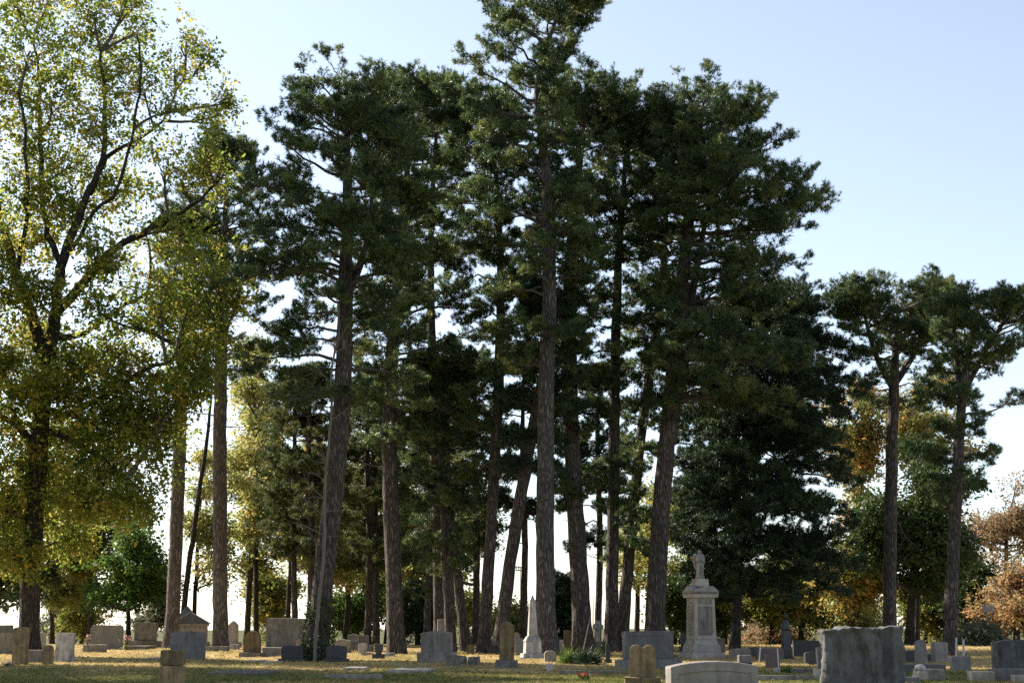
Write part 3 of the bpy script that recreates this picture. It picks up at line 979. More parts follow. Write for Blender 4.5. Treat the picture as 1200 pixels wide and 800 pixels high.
pine('pine with a flat umbrella crown behind the rough rock stone', 66,
     [(1042, 765, 20), (1043, 640, 18), (1045, 540, 17), (1048, 450, 14), (1052, 350, 5)],
     [(321, 1015, 1085), (335, 978, 1108), (360, 966, 1118), (395, 978, 1112), (450, 988, 1095), (490, 1005, 1080)],
     38, 'pine', 'bark', seed=36, asc=(0.7, 0.1), inner=0.55, gap=0.55, stubs=3, stems=[[(1047, 455, 9), (1030, 425, 7), (1018, 390, 5), (1010, 350, 3)], [(1048, 450, 9), (1068, 420, 7), (1085, 385, 5), (1092, 350, 3)]])
pine('rightmost tall pine with bare forking limbs and flat topped crown', 58,
     [(1112, 769, 20), (1117, 660, 18), (1122, 560, 16), (1128, 460, 12), (1138, 400, 8), (1148, 345, 4)],
     [(337, 1120, 1192), (350, 1096, 1216), (375, 1094, 1228), (420, 1120, 1225), (480, 1140, 1226), (540, 1140, 1222), (590, 1150, 1205)],
     30, 'pine', 'bark', seed=37, asc=(0.8, 0.1), inner=0.65, gap=0.5, stubs=5, stems=[[(1127, 470, 9), (1122, 430, 7), (1118, 390, 5), (1120, 350, 3)], [(1129, 460, 8), (1155, 410, 6), (1175, 380, 4), (1195, 355, 3)]])
pine('small pine with light boughs behind the stained block stone', 76, [(346, 770, 9), (344, 640, 8), (345, 520, 6), (348, 430, 3)],
     [(430, 335, 362), (470, 310, 378), (540, 295, 388), (600, 290, 390), (650, 305, 385)], 34, 'pine_light', seed=38, asc=(0.3, -0.1), group='trees behind the grove')
pine('light green pine seen between the ivy clad pine and the stout reddish one', 80, [(441, 770, 10), (440, 640, 9), (438, 520, 7), (436, 430, 3)],
     [(430, 425, 450), (480, 405, 470), (560, 395, 480), (620, 395, 485), (665, 410, 470)], 34, 'pine_light', seed=39, asc=(0.3, -0.1), group='trees behind the grove')
pine('dark little cedar behind the grey stone with the mossy top', 78, [(490, 775, 7), (489, 730, 6), (489, 686, 2)],
     [(684, 485, 494), (700, 474, 505), (720, 468, 512), (745, 470, 512)], 34, 'pine_dark', 'bark_dark', seed=40, asc=(0.5, -0.1), inner=0.1, stubs=0, name='cedar_tree', cat='cedar', group='trees behind the grove')
pine('little cedar showing between the tallest pine and the shrub footed pine', 82, [(660, 775, 6), (660, 720, 5), (660, 668, 2)],
     [(668, 656, 664), (690, 648, 672), (720, 644, 676), (745, 646, 674)], 34, 'pine_dark', 'bark_dark', seed=41, asc=(0.5, -0.1), inner=0.1, stubs=0, name='cedar_tree', cat='cedar', group='trees behind the grove')

for lab, px, Y, sd, top, bot, hw, mt in (
        ('pine with light low boughs behind the ivy clad pine', 362, 74, 141, 420, 655, 48, 'pine_light'),
        ('pine with low boughs behind the short pine', 500, 73, 142, 430, 690, 50, 'pine'),
        ('pine with low boughs behind the bent pine', 556, 76, 143, 400, 640, 44, 'pine'),
        ('pine with ragged low boughs behind the strongly leaning pine', 612, 74, 144, 400, 600, 46, 'pine_dark'),
        ('pine with low boughs behind the touching pair of pines', 700, 75, 145, 420, 640, 48, 'pine_dark'),
        ('pine with wide low boughs behind the stout reddish pine', 430, 77, 146, 440, 650, 52, 'pine_light')):
    pine(lab, Y, [(px, 772, 10), (px + 3, 640, 9), (px, 520, 7), (px + 2, top, 3)],
         [(top, px - 12, px + 12), (top + 40, px - hw * .6, px + hw * .6), (0.5 * (top + bot), px - hw, px + hw), (bot - 40, px - hw * .95, px + hw * .95), (bot, px - hw * .5, px + hw * .5)],
         30, mt, seed=sd, asc=(0.4, -0.2), inner=0.4, stubs=2, group='trees behind the grove')

# broadleaf trees behind the grove
BG = [
    ('tall olive and orange tree between the dark conifer and the umbrella crowned pine', 94, (1008, 8), (1012, 530, 40, 75), 15, 'orange', 89, 0.8),
    ('light yellow green tree behind the thin bare dead tree', 84, (378, 8), (385, 620, 44, 80), 15, 'yellow', 90, 0.8),
    ('light green tree low behind the short pine and the mossy top stone', 86, (505, 7), (505, 655, 44, 62), 14, 'yellow', 91, 0.8),
    ('leafy tree low behind the tall brown tablet at the left', 92, (60, 7), (62, 660, 44, 60), 14, 'olive', 87, 0.9),
    ('green leafy tree low between the dark conifer and the orange maple', 90, (940, 8), (935, 680, 44, 55), 15, 'dark', 88, 1.0),
    ('airy yellow green tree filling the gap left of the ivy clad pine', 86, (300, 8), (300, 520, 44, 95), 17, 'yellow', 84, 0.6),
    ('airy olive tree filling the gap right of the ivy clad pine', 94, (470, 8), (450, 560, 52, 90), 16, 'olive', 85, 0.7),
    ('airy olive tree behind the bent pine', 96, (560, 7), (556, 610, 40, 80), 13, 'olive', 86, 0.6),
    ('low yellow green thicket left of the ivy clad pine behind the stained block', 100, (322, 5), (318, 700, 38, 45), 14, 'olive', 72, 0.9),
    ('low green thicket behind the stone urn and carved peak stone', 98, (420, 5), (418, 708, 34, 46), 14, 'green', 73, 1.0),
    ('low thicket behind the stout reddish pine', 104, (470, 5), (468, 712, 26, 40), 11, 'olive', 74, 0.9),
    ('low thicket with yellow leaves behind the short pine', 106, (540, 5), (540, 715, 26, 34), 9, 'olive', 75, 0.8),
    ('low dark thicket left behind the flaring blue stone', 100, (95, 5), (92, 715, 30, 34), 11, 'olive', 76, 0.9),
    ('low bushy tree behind the gabled monument', 108, (180, 5), (185, 705, 24, 40), 9, 'greygreen', 77, 0.9),
    ('broad low thicket right of the angel monument', 96, (850, 6), (850, 705, 42, 50), 15, 'dark', 78, 1.0),
    ('low golden thicket behind the rough rock', 96, (985, 6), (985, 720, 50, 36), 14, 'yellow', 79, 1.0),
    ('low green thicket between the rough rock and the rightmost pine', 98, (1085, 6), (1085, 715, 45, 40), 14, 'olive', 80, 1.0),
    ('low dark thicket right of the rightmost pine, behind the posts', 96, (1135, 6), (1135, 728, 34, 34), 12, 'dark', 83, 1.0),
    ('bright green small maple left of the slim pale barked pine', 80, (150, 7), (152, 670, 44, 58), 16, 'green', 51, 0.8),
    ('olive tree behind the oak, over the broad pale stone', 88, (106, 9), (105, 600, 75, 85), 18, 'olive', 52, 1.0),
    ('pale grey green far tree low at the left behind the round topped tablet', 115, (70, 8), (68, 706, 32, 34), 9, 'greygreen', 53, 0.9),
    ('dark leafy tree at the left edge behind the oak trunk', 84, (-8, 10), (5, 660, 50, 70), 14, 'dark', 50, 1.0),
    ('thin yellow and orange tree between the two pale barked pines', 82, (225, 7), (240, 600, 36, 105), 12, 'yellow', 54, 0.5),
    ('yellow olive tree right of the second pale barked pine', 92, (288, 9), (308, 560, 45, 125), 18, 'olive', 55, 0.9),
    ('tall yellow leaved tree behind the small light pine', 96, (335, 8), (350, 600, 45, 110), 16, 'yellow', 56, 0.8),
    ('olive green tree left of the stout reddish pine', 90, (404, 9), (420, 610, 46, 95), 16, 'olive', 57, 1.0),
    ('orange tinged tree behind the stout reddish pine', 98, (452, 8), (470, 620, 40, 85), 12, 'olive', 58, 0.8),
    ('yellow green bush like tree behind the tall brown rounded tablet', 95, (597, 6), (598, 722, 24, 26), 9, 'yellow', 59, 1.0),
    ('yellow leaved tree seen through the pair of touching pines', 95, (746, 8), (750, 640, 36, 85), 12, 'yellow', 60, 0.7),
    ('olive tree behind the angel monument', 88, (800, 9), (812, 650, 44, 85), 16, 'olive', 61, 0.8),
    ('green bushy tree left of the angel monument behind the large blue stone', 84, (790, 7), (796, 712, 26, 38), 10, 'dark', 62, 1.1),
    ('yellow green tree behind the dark urn monument', 84, (905, 8), (905, 690, 46, 42), 14, 'olive', 63, 1.0),
    ('tan hazy shrub far behind the dark urn monument', 105, (900, 7), (902, 742, 40, 26), 11, 'tan', 64, 1.0),
    ('orange and gold maple left of the umbrella crowned pine', 80, (1000, 10), (996, 655, 58, 75), 22, 'orange', 65, 0.85),
    ('green leafy tree between the umbrella crowned pine and the rightmost pine', 78, (1066, 13), (1078, 605, 60, 110), 26, 'dark', 66, 1.05),
    ('tall orange topped tree showing behind the umbrella crowned pine', 92, (1075, 8), (1075, 500, 48, 60), 14, 'orange', 67, 0.8),
    ('dark green tree just right of the rightmost pine trunk', 88, (1132, 8), (1130, 672, 30, 60), 12, 'dark', 68, 1.1),
    ('pale tan autumn tree at the right edge', 104, (1178, 8), (1180, 625, 44, 62), 16, 'tan', 69, 0.5),
    ('russet red tree at the right edge behind the large stained stone', 84, (1192, 9), (1192, 702, 44, 46), 14, 'russet', 70, 0.6),
    ('rounded grey green bush beside the utility pole', 76, (1152, 5), (1152, 755, 15, 20), 8, 'greygreen', 71, 1.0),
]
for lab, Y, (tx, tw), (cx, cy, rx, ry), nlo, mt, sd, dn in BG:
    top = cy - ry * 0.35
    bk = 'bark_dark'
    nm, ct = ('bush', 'bush') if 'bush beside' in lab or 'shrub' in lab else ('broadleaf_tree', 'tree')
    broadleaf(lab, Y, [(tx, 775, tw), (0.7 * tx + 0.3 * cx, 0.5 * (760 + cy), tw * .8), (0.4 * tx + 0.6 * cx, cy, tw * .55), (cx, top, tw * .25)],
              auto_lobes(cx, cy, rx, ry, nlo, sd), mt, bk, sd, dn, name=nm, cat=ct, leaf=1.15, group='trees behind the grove')


# a tree of the same kind just outside the left edge: its shade lies on the near grass
broadleaf('nearer oak just outside the left edge whose shade falls on the near grass', 45, [(-330, 790, 34), (-335, 620, 30), (-330, 500, 24), (-325, 380, 14)],
          auto_lobes(-330, 330, 210, 250, 34, 99, 3.0), 'oak', 'bark_dark', 99, 1.0, name='oak_tree', cat='oak tree', leaf=1.0)

broadleaf('tall oak outside the left edge beyond the nearer one', 51.5, [(-215, 782, 34), (-218, 620, 30), (-215, 480, 24), (-210, 300, 14), (-210, 180, 6)],
          auto_lobes(-212, 300, 150, 260, 34, 98, 3.0), 'oak', 'bark_dark', 98, 1.2, name='oak_tree', cat='oak tree', leaf=1.0)


def bare_tree(label, Y, trunk, ntw, mat, seed, name='dead_tree', cat='dead tree'):
    rng = np.random.default_rng(seed)
    tr, base = trunk_from_px(trunk, Y)
    root = thing(name, label, cat, base)
    add_trunk(tr, root, base, mat, rng, sides=9, flare=0.2)
    h0, h1 = tr[0, 2], tr[-1, 2]
    for i in range(ntw):
        a = interp_trunk(tr, h0 + (0.3 + 0.7 * rng.uniform()) * (h1 - h0))
        ph = rng.uniform(0, 6.28); L = rng.uniform(0.6, 1.9)
        d = np.array((math.cos(ph), math.sin(ph), rng.uniform(.1, .9)))
        pts = np.stack([a[:3] + d * L * q + rng.normal(0, 0.09, 3) * q for q in (0, .3, .65, 1)])
        m = MB(); m.tube(pts, [0.022, 0.017, 0.011, 0.004], 4)
        for j in range(2):
            e = pts[1 + j] + d * L * .35 + rng.normal(0, .22, 3)
            m.tube(np.stack([pts[1 + j], 0.5 * (pts[1 + j] + e) + rng.normal(0, .03, 3), e]), [0.012, 0.008, 0.003], 3)
        m.build('twig', mat, root, base)
    return root


bare_tree('thin bare dead tree leaning against the ivy clad pine', 51.3, [(369, 771, 5), (372, 720, 5), (380, 640, 4.5), (381, 560, 4), (388, 490, 3.5), (389, 430, 3), (397, 390, 2.5), (394, 345, 1.5)], 26, 'deadwood', 81)
bare_tree('thin dark leaning tree between the two pale barked pines', 78, [(212, 770, 9), (218, 690, 8), (230, 600, 7), (243, 510, 5), (250, 440, 2)], 18, 'bark_dark', 82, 'bare_tree', 'tree')


LEAFY = [clump_template(24, 250 + i, 0.2, 0.07, .8) for i in range(3)]


def leaf_heap(name, label, cat, px, row, hw, hh, n, mat, seed, Y=None, up=1.0, temps=None, scale=1.0, depth=None, nper=4):
    """low plant: leaf clumps in an ellipsoid that stands on the ground, with its stems"""
    rng = np.random.default_rng(seed)
    Y = Y or Yrow(px, row)
    p = P(px, row, Y); s = ppm(px, row, Y)
    base = np.array((p[0], Y, float(zg(p[0], Y))))
    root = thing(name, label, cat, base)
    rx, rz = hw / s, hh / s
    ry = depth or rx
    v = rng.normal(size=(n, 3)); v /= np.linalg.norm(v, axis=1)[:, None]
    v *= rng.uniform(0.3, 1, (n, 1)) ** 0.5
    pos = base + np.stack([v[:, 0] * rx, v[:, 1] * ry, np.abs(v[:, 2]) * rz], -1)
    d = pos - base + np.array((0, 0, 0.3)); d /= np.linalg.norm(d, axis=1)[:, None]
    m = MB()
    for k in range(0, n, max(1, n // 14)):
        m.tube(np.stack([base + np.array((0, 0, -.02)), 0.5 * (base + pos[k]) + rng.normal(0, .02, 3), pos[k]]), [0.012, 0.009, 0.004], 4)
    m.build('stem', 'twig', root, base)
    o = scatter('foliage', temps or LEAFY, pos, d * up + rng.normal(0, .3, (n, 3)), rng.uniform(.7, 1.2, n) * scale, rng, mat, root, base, nper=nper)
    return root


BLADE = [tuft_template(16, 300 + i, 0.55, 0.03) for i in range(3)]
leaf_heap('yucca_shrub', 'light green spiky shrub left at the foot of the pale edged pine', 'shrub', 666, 777, 10, 11, 34, 'green', 91, temps=BLADE, nper=3, scale=0.8)
leaf_heap('yucca_shrub', 'dark green spiky shrub right at the foot of the pale edged pine', 'shrub', 690, 778, 15, 11, 60, 'pine_dark', 92, temps=BLADE, nper=3, scale=0.8)
leaf_heap('bush', 'low dark bush hugging the foot of the forked pine behind the blue stone', 'bush', 706, 770, 9, 14, 40, 'dark', 93, scale=.6)
leaf_heap('weed_tuft', 'yellow green tuft of weeds beside the small white block', 'plant', 921, 788, 6, 7, 16, 'green', 94, temps=BLADE, nper=3, scale=0.4)


def ivy():
    rng = np.random.default_rng(95)
    tr, base = trunk_from_px([(370, 770, 32), (381, 660, 29), (393, 560, 27)], 52.5)
    root = thing('ivy', 'dark ivy climbing the foot of the thick leaning pine', 'ivy', base)
    n = 240
    h = rng.uniform(0, 1, n) ** 1.6 * 2.1
    ph = rng.uniform(math.pi * 0.95, math.pi * 2.1, n)
    r = np.interp(h, [0, .3, 2.2], [.78, .55, .47])
    c = np.stack([np.interp(base[2] + h, tr[:, 2], tr[:, k]) for k in (0, 1)], -1)
    pos = np.stack([c[:, 0] + np.cos(ph) * r, c[:, 1] + np.sin(ph) * r, base[2] + h], -1)
    d = np.stack([np.cos(ph), np.sin(ph), 0.3 * np.ones(n)], -1)
    m = MB()
    for k in range(5):
        a = math.pi * (1.05 + .2 * k)
        hh = np.linspace(0, 1.8, 7)
        rr = np.interp(hh, [0, .3, 2.2], [.66, .5, .44])
        cc = np.stack([np.interp(base[2] + hh, tr[:, 2], tr[:, q]) for q in (0, 1)], -1)
        m.tube(np.stack([cc[:, 0] + np.cos(a + .2 * np.sin(hh * 4)) * rr, cc[:, 1] + np.sin(a + .2 * np.sin(hh * 4)) * rr, base[2] + hh], -1), 0.012, 4)
    m.build('vine', 'twig', root, base)
    scatter('foliage', [clump_template(8, 400 + i, .12, .07, .9) for i in range(3)], pos, d, rng.uniform(.8, 1.3, n), rng, 'dark', root, base, nper=4, bias=.5)


ivy()

# ------------------------------------------------------------------ gravestones and monuments
def bm_mesh(bm, name, smooth=False):
    me = bpy.data.meshes.new(name)
    bm.normal_update()
    bm.to_mesh(me)
    bm.free()
    return me


def arc(x0, x1, z0, rise, n=9):
    """points of an arch from right to left"""
    return [(x1 + (x0 - x1) * i / n, z0 + rise * math.sin(math.pi * i / n) ** 0.8) for i in range(n + 1)]


def outline(kind, w, h):
    a = w / 2
    if kind == 'flat':
        return [(-a, 0), (a, 0), (a, h), (-a, h)]
    if kind == 'arch':
        r = 0.10 * w
        return [(-a, 0), (a, 0)] + arc(-a, a, h - r, r)
    if kind == 'low_arch':
        r = 0.055 * w
        return [(-a, 0), (a, 0)] + arc(-a, a, h - r, r)
    if kind == 'round':
        r = min(a, h * .6)
        return [(-a, 0), (a, 0)] + [(a * math.cos(math.pi * i / 12), h - r + r * math.sin(math.pi * i / 12)) for i in range(13)]
    if kind == 'soft':
        r = min(0.3 * w, h * .5)
        p = [(-a, 0), (a, 0)]
        p += [(a - r + r * math.cos(t * math.pi / 10), h - r + r * math.sin(t * math.pi / 10)) for t in range(6)]
        p += [(-a + r - r * math.sin(t * math.pi / 10), h - r + r * math.cos(t * math.pi / 10)) for t in range(6)]
        return p
    if kind == 'corner':
        r = 0.12 * w
        p = [(-a, 0), (a, 0)]
        p += [(a - r + r * math.cos(t * math.pi / 8), h - r + r * math.sin(t * math.pi / 8)) for t in range(5)]
        p += [(-a + r - r * math.sin(t * math.pi / 8), h - r + r * math.cos(t * math.pi / 8)) for t in range(5)]
        return p
    if kind == 'double':
        r = a * .5
        p = [(-a, 0), (a, 0)]
        p += [(a * .5 + r * math.cos(t * math.pi / 8), h - r * .8 + r * .8 * math.sin(t * math.pi / 8)) for t in range(8)]
        p += [(0.02 * w, h - r * .45), (-0.02 * w, h - r * .45)]
        p += [(-a * .5 - r * math.cos(t * math.pi / 8), h - r * .8 + r * .8 * math.sin(t * math.pi / 8)) for t in range(7, -1, -1)]
        return p
    if kind == 'gable':
        return [(-a, 0), (a, 0), (a, h * .8), (0, h), (-a, h * .8)]
    if kind == 'point':
        return [(-a, 0), (a, 0), (a, h * .86), (a * .3, h * .93), (0, h), (-a * .3, h * .93), (-a, h * .86)]
    if kind == 'flare':
        return [(-a, 0), (a * 1.1, 0), (a * .98, h * .08), (a * .8, h * .3), (a * .74, h * .6), (a * .78, h), (-a * .82, h), (-a * .78, h * .6), (-a * .85, h * .25)]
    if kind == 'urn':
        return [(-a * .6, 0), (a * .6, 0), (a * .7, h * .2), (a, h * .55), (a * .85, h * .8), (a, h * .95), (a * .9, h), (-a * .9, h), (-a, h * .95), (-a * .85, h * .8), (-a, h * .55), (-a * .7, h * .2)]
    if kind == 'crag':
        p = [(-a, 0), (a, 0)]
        g = random.Random(int(w * 991))
        for i in range(9):
            p.append((a - 2 * a * i / 8, h * (1 - .14 * g.random())))
        return p
    raise ValueError(kind)


def prism(pts, d, bev=0.015, recess=None, seg=2):
    """outline in x, z pulled through depth d; front looks to -y"""
    bm = bmesh.new()
    fr = [bm.verts.new((x, -d / 2, z)) for x, z in pts]
    f = bm.faces.new(fr)
    r = bmesh.ops.extrude_face_region(bm, geom=[f])
    nv = [v for v in r['geom'] if isinstance(v, bmesh.types.BMVert)]
    bmesh.ops.translate(bm, vec=(0, d, 0), verts=nv)
    bmesh.ops.recalc_face_normals(bm, faces=bm.faces)
    if bev:
        bmesh.ops.bevel(bm, geom=bm.edges[:], offset=min(bev, d * .3), segments=seg, affect='EDGES', profile=0.6, clamp_overlap=True)
    if recess:
        bm.faces.ensure_lookup_table()
        front = max((q for q in bm.faces if q.normal.y < -0.95), key=lambda q: q.calc_area())
        bmesh.ops.inset_region(bm, faces=[front], thickness=recess[0], depth=0)
        r = bmesh.ops.inset_region(bm, faces=[front], thickness=0.018, depth=0)
        bmesh.ops.translate(bm, vec=(0, recess[1], 0), verts=front.verts[:])
    return bm


def box(w, d, h, bev=0.015, z0=0.0, top=1.0):
    """block, its top scaled by top"""
    bm = bmesh.new()
    v = []
    for z, k in ((z0, 1.0), (z0 + h, top)):
        v.append([bm.verts.new((x * w / 2 * k, y * d / 2 * k, z)) for x, y in ((-1, -1), (1, -1), (1, 1), (-1, 1))])
    bm.faces.new(v[0][::-1]); bm.faces.new(v[1])
    for i in range(4):
        j = (i + 1) % 4
        bm.faces.new((v[0][i], v[0][j], v[1][j], v[1][i]))
    if bev:
        bmesh.ops.bevel(bm, geom=bm.edges[:], offset=bev, segments=2, affect='EDGES', profile=0.6, clamp_overlap=True)
    return bm


def roughen(bm, amt=0.02, sc=4.0, cuts=5, seed=0):
    """rock-faced: broken surface"""
    bmesh.ops.triangulate(bm, faces=[f for f in bm.faces if len(f.verts) > 4])
    bmesh.ops.subdivide_edges(bm, edges=[e for e in bm.edges if e.calc_length() > 0.06], cuts=cuts, use_grid_fill=True)
    bm.normal_update()
    for v in bm.verts:
        q = v.co * sc + Vector((seed * 7.1, seed * 3.3, 0))
        v.co += v.normal * (mnoise.fractal(q, 1.0, 2.0, 4) * amt)
    return bm


def lathe(prof, n=16, z0=0.0):
    bm = bmesh.new()
    rings = []
    for r, z in prof:
        rings.append([bm.verts.new((r * math.cos(2 * math.pi * i / n), r * math.sin(2 * math.pi * i / n), z0 + z)) for i in range(n)])
    for a, b in zip(rings, rings[1:]):
        for i in range(n):
            j = (i + 1) % n
            bm.faces.new((a[i], a[j], b[j], b[i]))
    bm.faces.new(rings[0][::-1]); bm.faces.new(rings[-1])
    for f in bm.faces:
        f.smooth = True
    return bm


SEED = [500]


def spot(px, row, Y=None):
    """ground point seen at that pixel, or under that pixel at distance Y"""
    Y = Y or Yrow(px, row)
    p = P(px, row, Y)
    return np.array((p[0], Y, float(zg(p[0], Y)))), ppm(px, row, Y), Y


def stone(label, x0, x1, top, row, kind='arch', mat='grey', base=None, d=0.22, Y=None, rot=None, tilt=(0, 0), recess=None, rough=0, name='gravestone',
          cat='gravestone', base_mat=None, bev=0.018, base_rough=0, steps=None):
    """base: (extra px each side, height px); row: pixel row of its foot"""
    SEED[0] += 1
    g = random.Random(SEED[0])
    loc, s, Y = spot(0.5 * (x0 + x1), row, Y)
    H = P(0.5 * (x0 + x1), top, Y)[2] - loc[2]
    w = (x1 - x0) / s
    rz = rot if rot is not None else R(g.uniform(-5, 5))
    t = thing(name, label, cat, loc + np.array((0, 0, -0.03)), rz, 'gravestones and monuments of the cemetery', tilt if tilt != (0, 0) else (R(g.uniform(-1.2, 1.2)), R(g.uniform(-1.2, 1.2))))
    zb = 0.03
    if base:
        bh = base[1] / s
        bw = w + 2 * base[0] / s
        bm = box(bw, d + 2 * min(base[0] / s, 0.14) + 0.08, bh + 0.03, 0.014)
        if base_rough:
            roughen(bm, base_rough, 5, 4, SEED[0])
        obj('base', bm_mesh(bm, 'base'), base_mat or mat, t)
        zb = bh + 0.03
    else:
        zb = 0.0
    h = H + 0.03 - zb
    bm = prism(outline(kind, w, h), d, bev, recess)
    if rough:
        roughen(bm, rough, 5, 4, SEED[0])
    o = obj('tablet' if d < 0.35 else 'block', bm_mesh(bm, 'tablet'), mat, t)
    o.location = (0, 0, zb)
    return t


def ledger(label, x0, x1, row0, row1, mat, h=0.1, name='flat_marker', cat='grave marker', panels=0, rot=0.0, d=None, rough=0.0):
    """slab lying on the ground between two pixel rows"""
    cx = 0.5 * (x0 + x1)
    a, s, Y0 = spot(cx, row1)
    b, _, Y1 = spot(cx, row0 + h * s)
    dep = d or max(0.3, min(Y1 - Y0, 2.2))
    w = (x1 - x0) / s
    loc = np.array((a[0], Y0 + dep / 2, float(zg(a[0], Y0 + dep / 2)) - 0.02))
    t = thing(name, label, cat, loc, rot, 'gravestones and monuments of the cemetery')
    bm = box(w, dep, h + .02, 0.012)
    if rough:
        roughen(bm, rough, 5, 4, int(x0))
    obj('slab', bm_mesh(bm, 'slab'), mat, t)
    for k in range(panels):
        pw = w * 0.32
        q = obj('plate', bm_mesh(box(pw, dep * .55, 0.012, 0.003), 'plate'), 'dark_stone', t)
        q.location = ((k - (panels - 1) / 2) * w * .42, 0, h + .02 - .004)
    return t


# --- left part
stone('pale blue grey stone at the far left edge behind another stone', -14, 14, 732, 757, 'flat', 'blue', Y=66)
stone('low brown stone at the left edge under the pale blue grey one', -12, 14, 742, 762, 'flat', 'tan_stone', Y=60, d=.3)
stone('tall brown tablet with a rounded top in front of the oak trunk', 14, 32, 734, 778, 'arch', 'brown', d=.16, rot=R(-8))
stone('small brown round topped stone beside the tall tablet', 50, 62, 755, 778, 'round', 'brown', d=.14, rot=R(-6))
stone('low grey block between the tall tablet and the small brown stone', 32, 51, 761, 776, 'flat', 'grey', d=.3)
stone('thin tan tablet half hidden right of the oak trunk', 45, 53, 741, 760, 'soft', 'tan_stone', d=.14, Y=66)
stone('pale blue stone with flaring foot, leaning slightly right', 62, 88, 741, 775, 'flare', 'marble', d=.3, rot=R(6), tilt=(0, R(2)))
stone('broad pale stone with rounded corners flanked by flowers', 106, 143, 732, 760, 'corner', 'pale', d=.3, Y=68, rot=R(4))
ledger('small low slab in front of the broad pale stone', 113, 138, 752, 757, 'tan_stone', .12)
stone('low rough block left in front of the broad pale stone', 98, 124, 755, 764, 'flat', 'grey', d=.35, rough=.02)
ledger('low grey slab right in front of the broad pale stone', 145, 170, 755, 761, 'grey', .14)
ledger('narrow grey slab left of the slim pale barked pine', 173, 186, 755, 758, 'tan_stone', .12)
ledger('flat grass level marker left of the brown post stone', 169, 189, 769, 773, 'grey', .05)
stone('heavy monument with stepped base under the bright green maple', 158, 182, 729, 757, 'flat', 'grey', base=(6, 8), d=.55, Y=71)
stone('dark grey stone with a gently curved top before the gabled monument', 200, 240, 739, 772, 'low_arch', 'blue', d=.28, rot=R(8))


def post_stone():
    loc, s, Y = spot(201, 812)
    loc, s, Y = spot(201, 812, 30.5)
    t = thing('gravestone', 'brown post stone with a necked top standing near the bottom edge, pale right side', 'gravestone', loc + np.array((0, 0, -.03)), R(-26), 'gravestones and monuments of the cemetery')
    H = P(201, 761, Y)[2] - loc[2]
    obj('shaft', bm_mesh(box(.34, .36, H - .27, .015), 'shaft'), 'brown', t)
    c = obj('cap', bm_mesh(box(.355, .375, .30, .05), 'cap'), 'brown', t); c.location = (0, 0, H - .27)
    return t


post_stone()


def gabled_monument():
    loc, s, Y = spot(223, 757, 72)
    t = thing('monument', 'stone monument with a dark gabled cap and toothed cornice behind the dark grey stone', 'monument', loc, R(6), 'gravestones and monuments of the cemetery')
    w = 37 / s
    H = P(223, 717, Y)[2] - loc[2]
    hb = P(223, 733, Y)[2] - loc[2]
    obj('base', bm_mesh(box(w * 1.15, w * .75, .25), 'base'), 'tan_stone', t)
    b = obj('body', bm_mesh(box(w, w * .6, hb - .25), 'body'), 'tan_stone', t); b.location = (0, 0, .25)
    c = obj('cornice', bm_mesh(box(w * 1.08, w * .68, .1), 'cornice'), 'tan_stone', t); c.location = (0, 0, hb)
    for k in range(9):
        q = obj('tooth', bm_mesh(box(w * .06, .05, .09, .004), 'tooth'), 'tan_stone', t)
        q.location = (w * 1.0 * (k / 8 - .5), -w * .34 + .02, hb - .09)
    pts = [(-w * .62, 0), (w * .62, 0), (w * .5, .1), (0, H - hb - .1), (-w * .5, .1)]
    g = obj('gable_cap', bm_mesh(prism(pts, w * .78, .012), 'gable_cap'), 'slate', t); g.location = (0, 0, hb + .1)
    # paler pointed top behind it
    loc2, s2, Y2 = spot(218, 757, 74.5)
    t2 = thing('monument', 'pale pointed monument showing above the dark gabled cap', 'monument', loc2, R(10), 'gravestones and monuments of the cemetery')
    H2 = P(218, 710, Y2)[2] - loc2[2]
    obj('shaft', bm_mesh(box(.8, .8, H2 * .75, .01, 0, .92), 'shaft'), 'grey', t2)
    p = obj('point', bm_mesh(box(.86, .86, H2 * .25, .008, 0, .06), 'point'), 'grey', t2); p.location = (0, 0, H2 * .75)


gabled_monument()
stone('slim pale monument right behind the second pale barked pine', 268, 278, 727, 758, 'gable', 'pale', base=(3, 6), d=.4, Y=70, name='monument', cat='monument')
stone('low white stone at the right foot of the second pale barked pine', 270, 280, 754, 762, 'crag', 'marble', d=.3, Y=66)
stone('low dark slab at the foot of the second pale barked pine', 240, 268, 757, 763, 'flat', 'grey', d=.4, Y=63, rough=.02)
stone('round topped brown stone on a wide plinth in the sun', 285, 305, 739, 769, 'round', 'brown', base=(3, 5), d=.2, rot=R(-14), base_mat='grey')
stone('big stained grey block stone behind the round topped brown one', 312, 360, 724, 759, 'flat', 'grey', base=None, d=.6, Y=67, rot=R(3))
stone('wide pale base block left of the ivy clad pine', 308, 331, 758, 768, 'flat', 'tan_stone', d=.5, rot=R(3))
stone('small tan stone between the big block and the ivy clad pine', 347, 356, 749, 760, 'soft', 'tan_stone', d=.15, Y=64)
stone('dark blue pillow stone left of the ivy clad trunk', 330, 356, 756, 775, 'corner', 'dark_stone', base=(3, 4), d=.34, rough=.012)
stone('dark blue pillow stone right of the ivy clad trunk', 382, 406, 756, 775, 'corner', 'dark_stone', base=(3, 4), d=.34, rough=.012)
ledger('flat slate marker with two dark plates in the shaded grass', 244, 310, 780, 790, 'blue', .06, panels=2, rot=R(-4))
ledger('thin flat stone left of the dark pillow stone', 302, 320, 774, 777, 'pale', .05)
ledger('thin dark flat stone in front of the round topped brown stone', 285, 300, 772, 775, 'grey', .04)
ledger('thin white flat marker right of the ivy clad pine', 402, 427, 780, 785, 'marble', .06)
ledger('long low dark kerb stone at the edge of the shade', 380, 447, 789, 795, 'grey', .1, 'kerb_stone', 'kerb stone', d=.3)
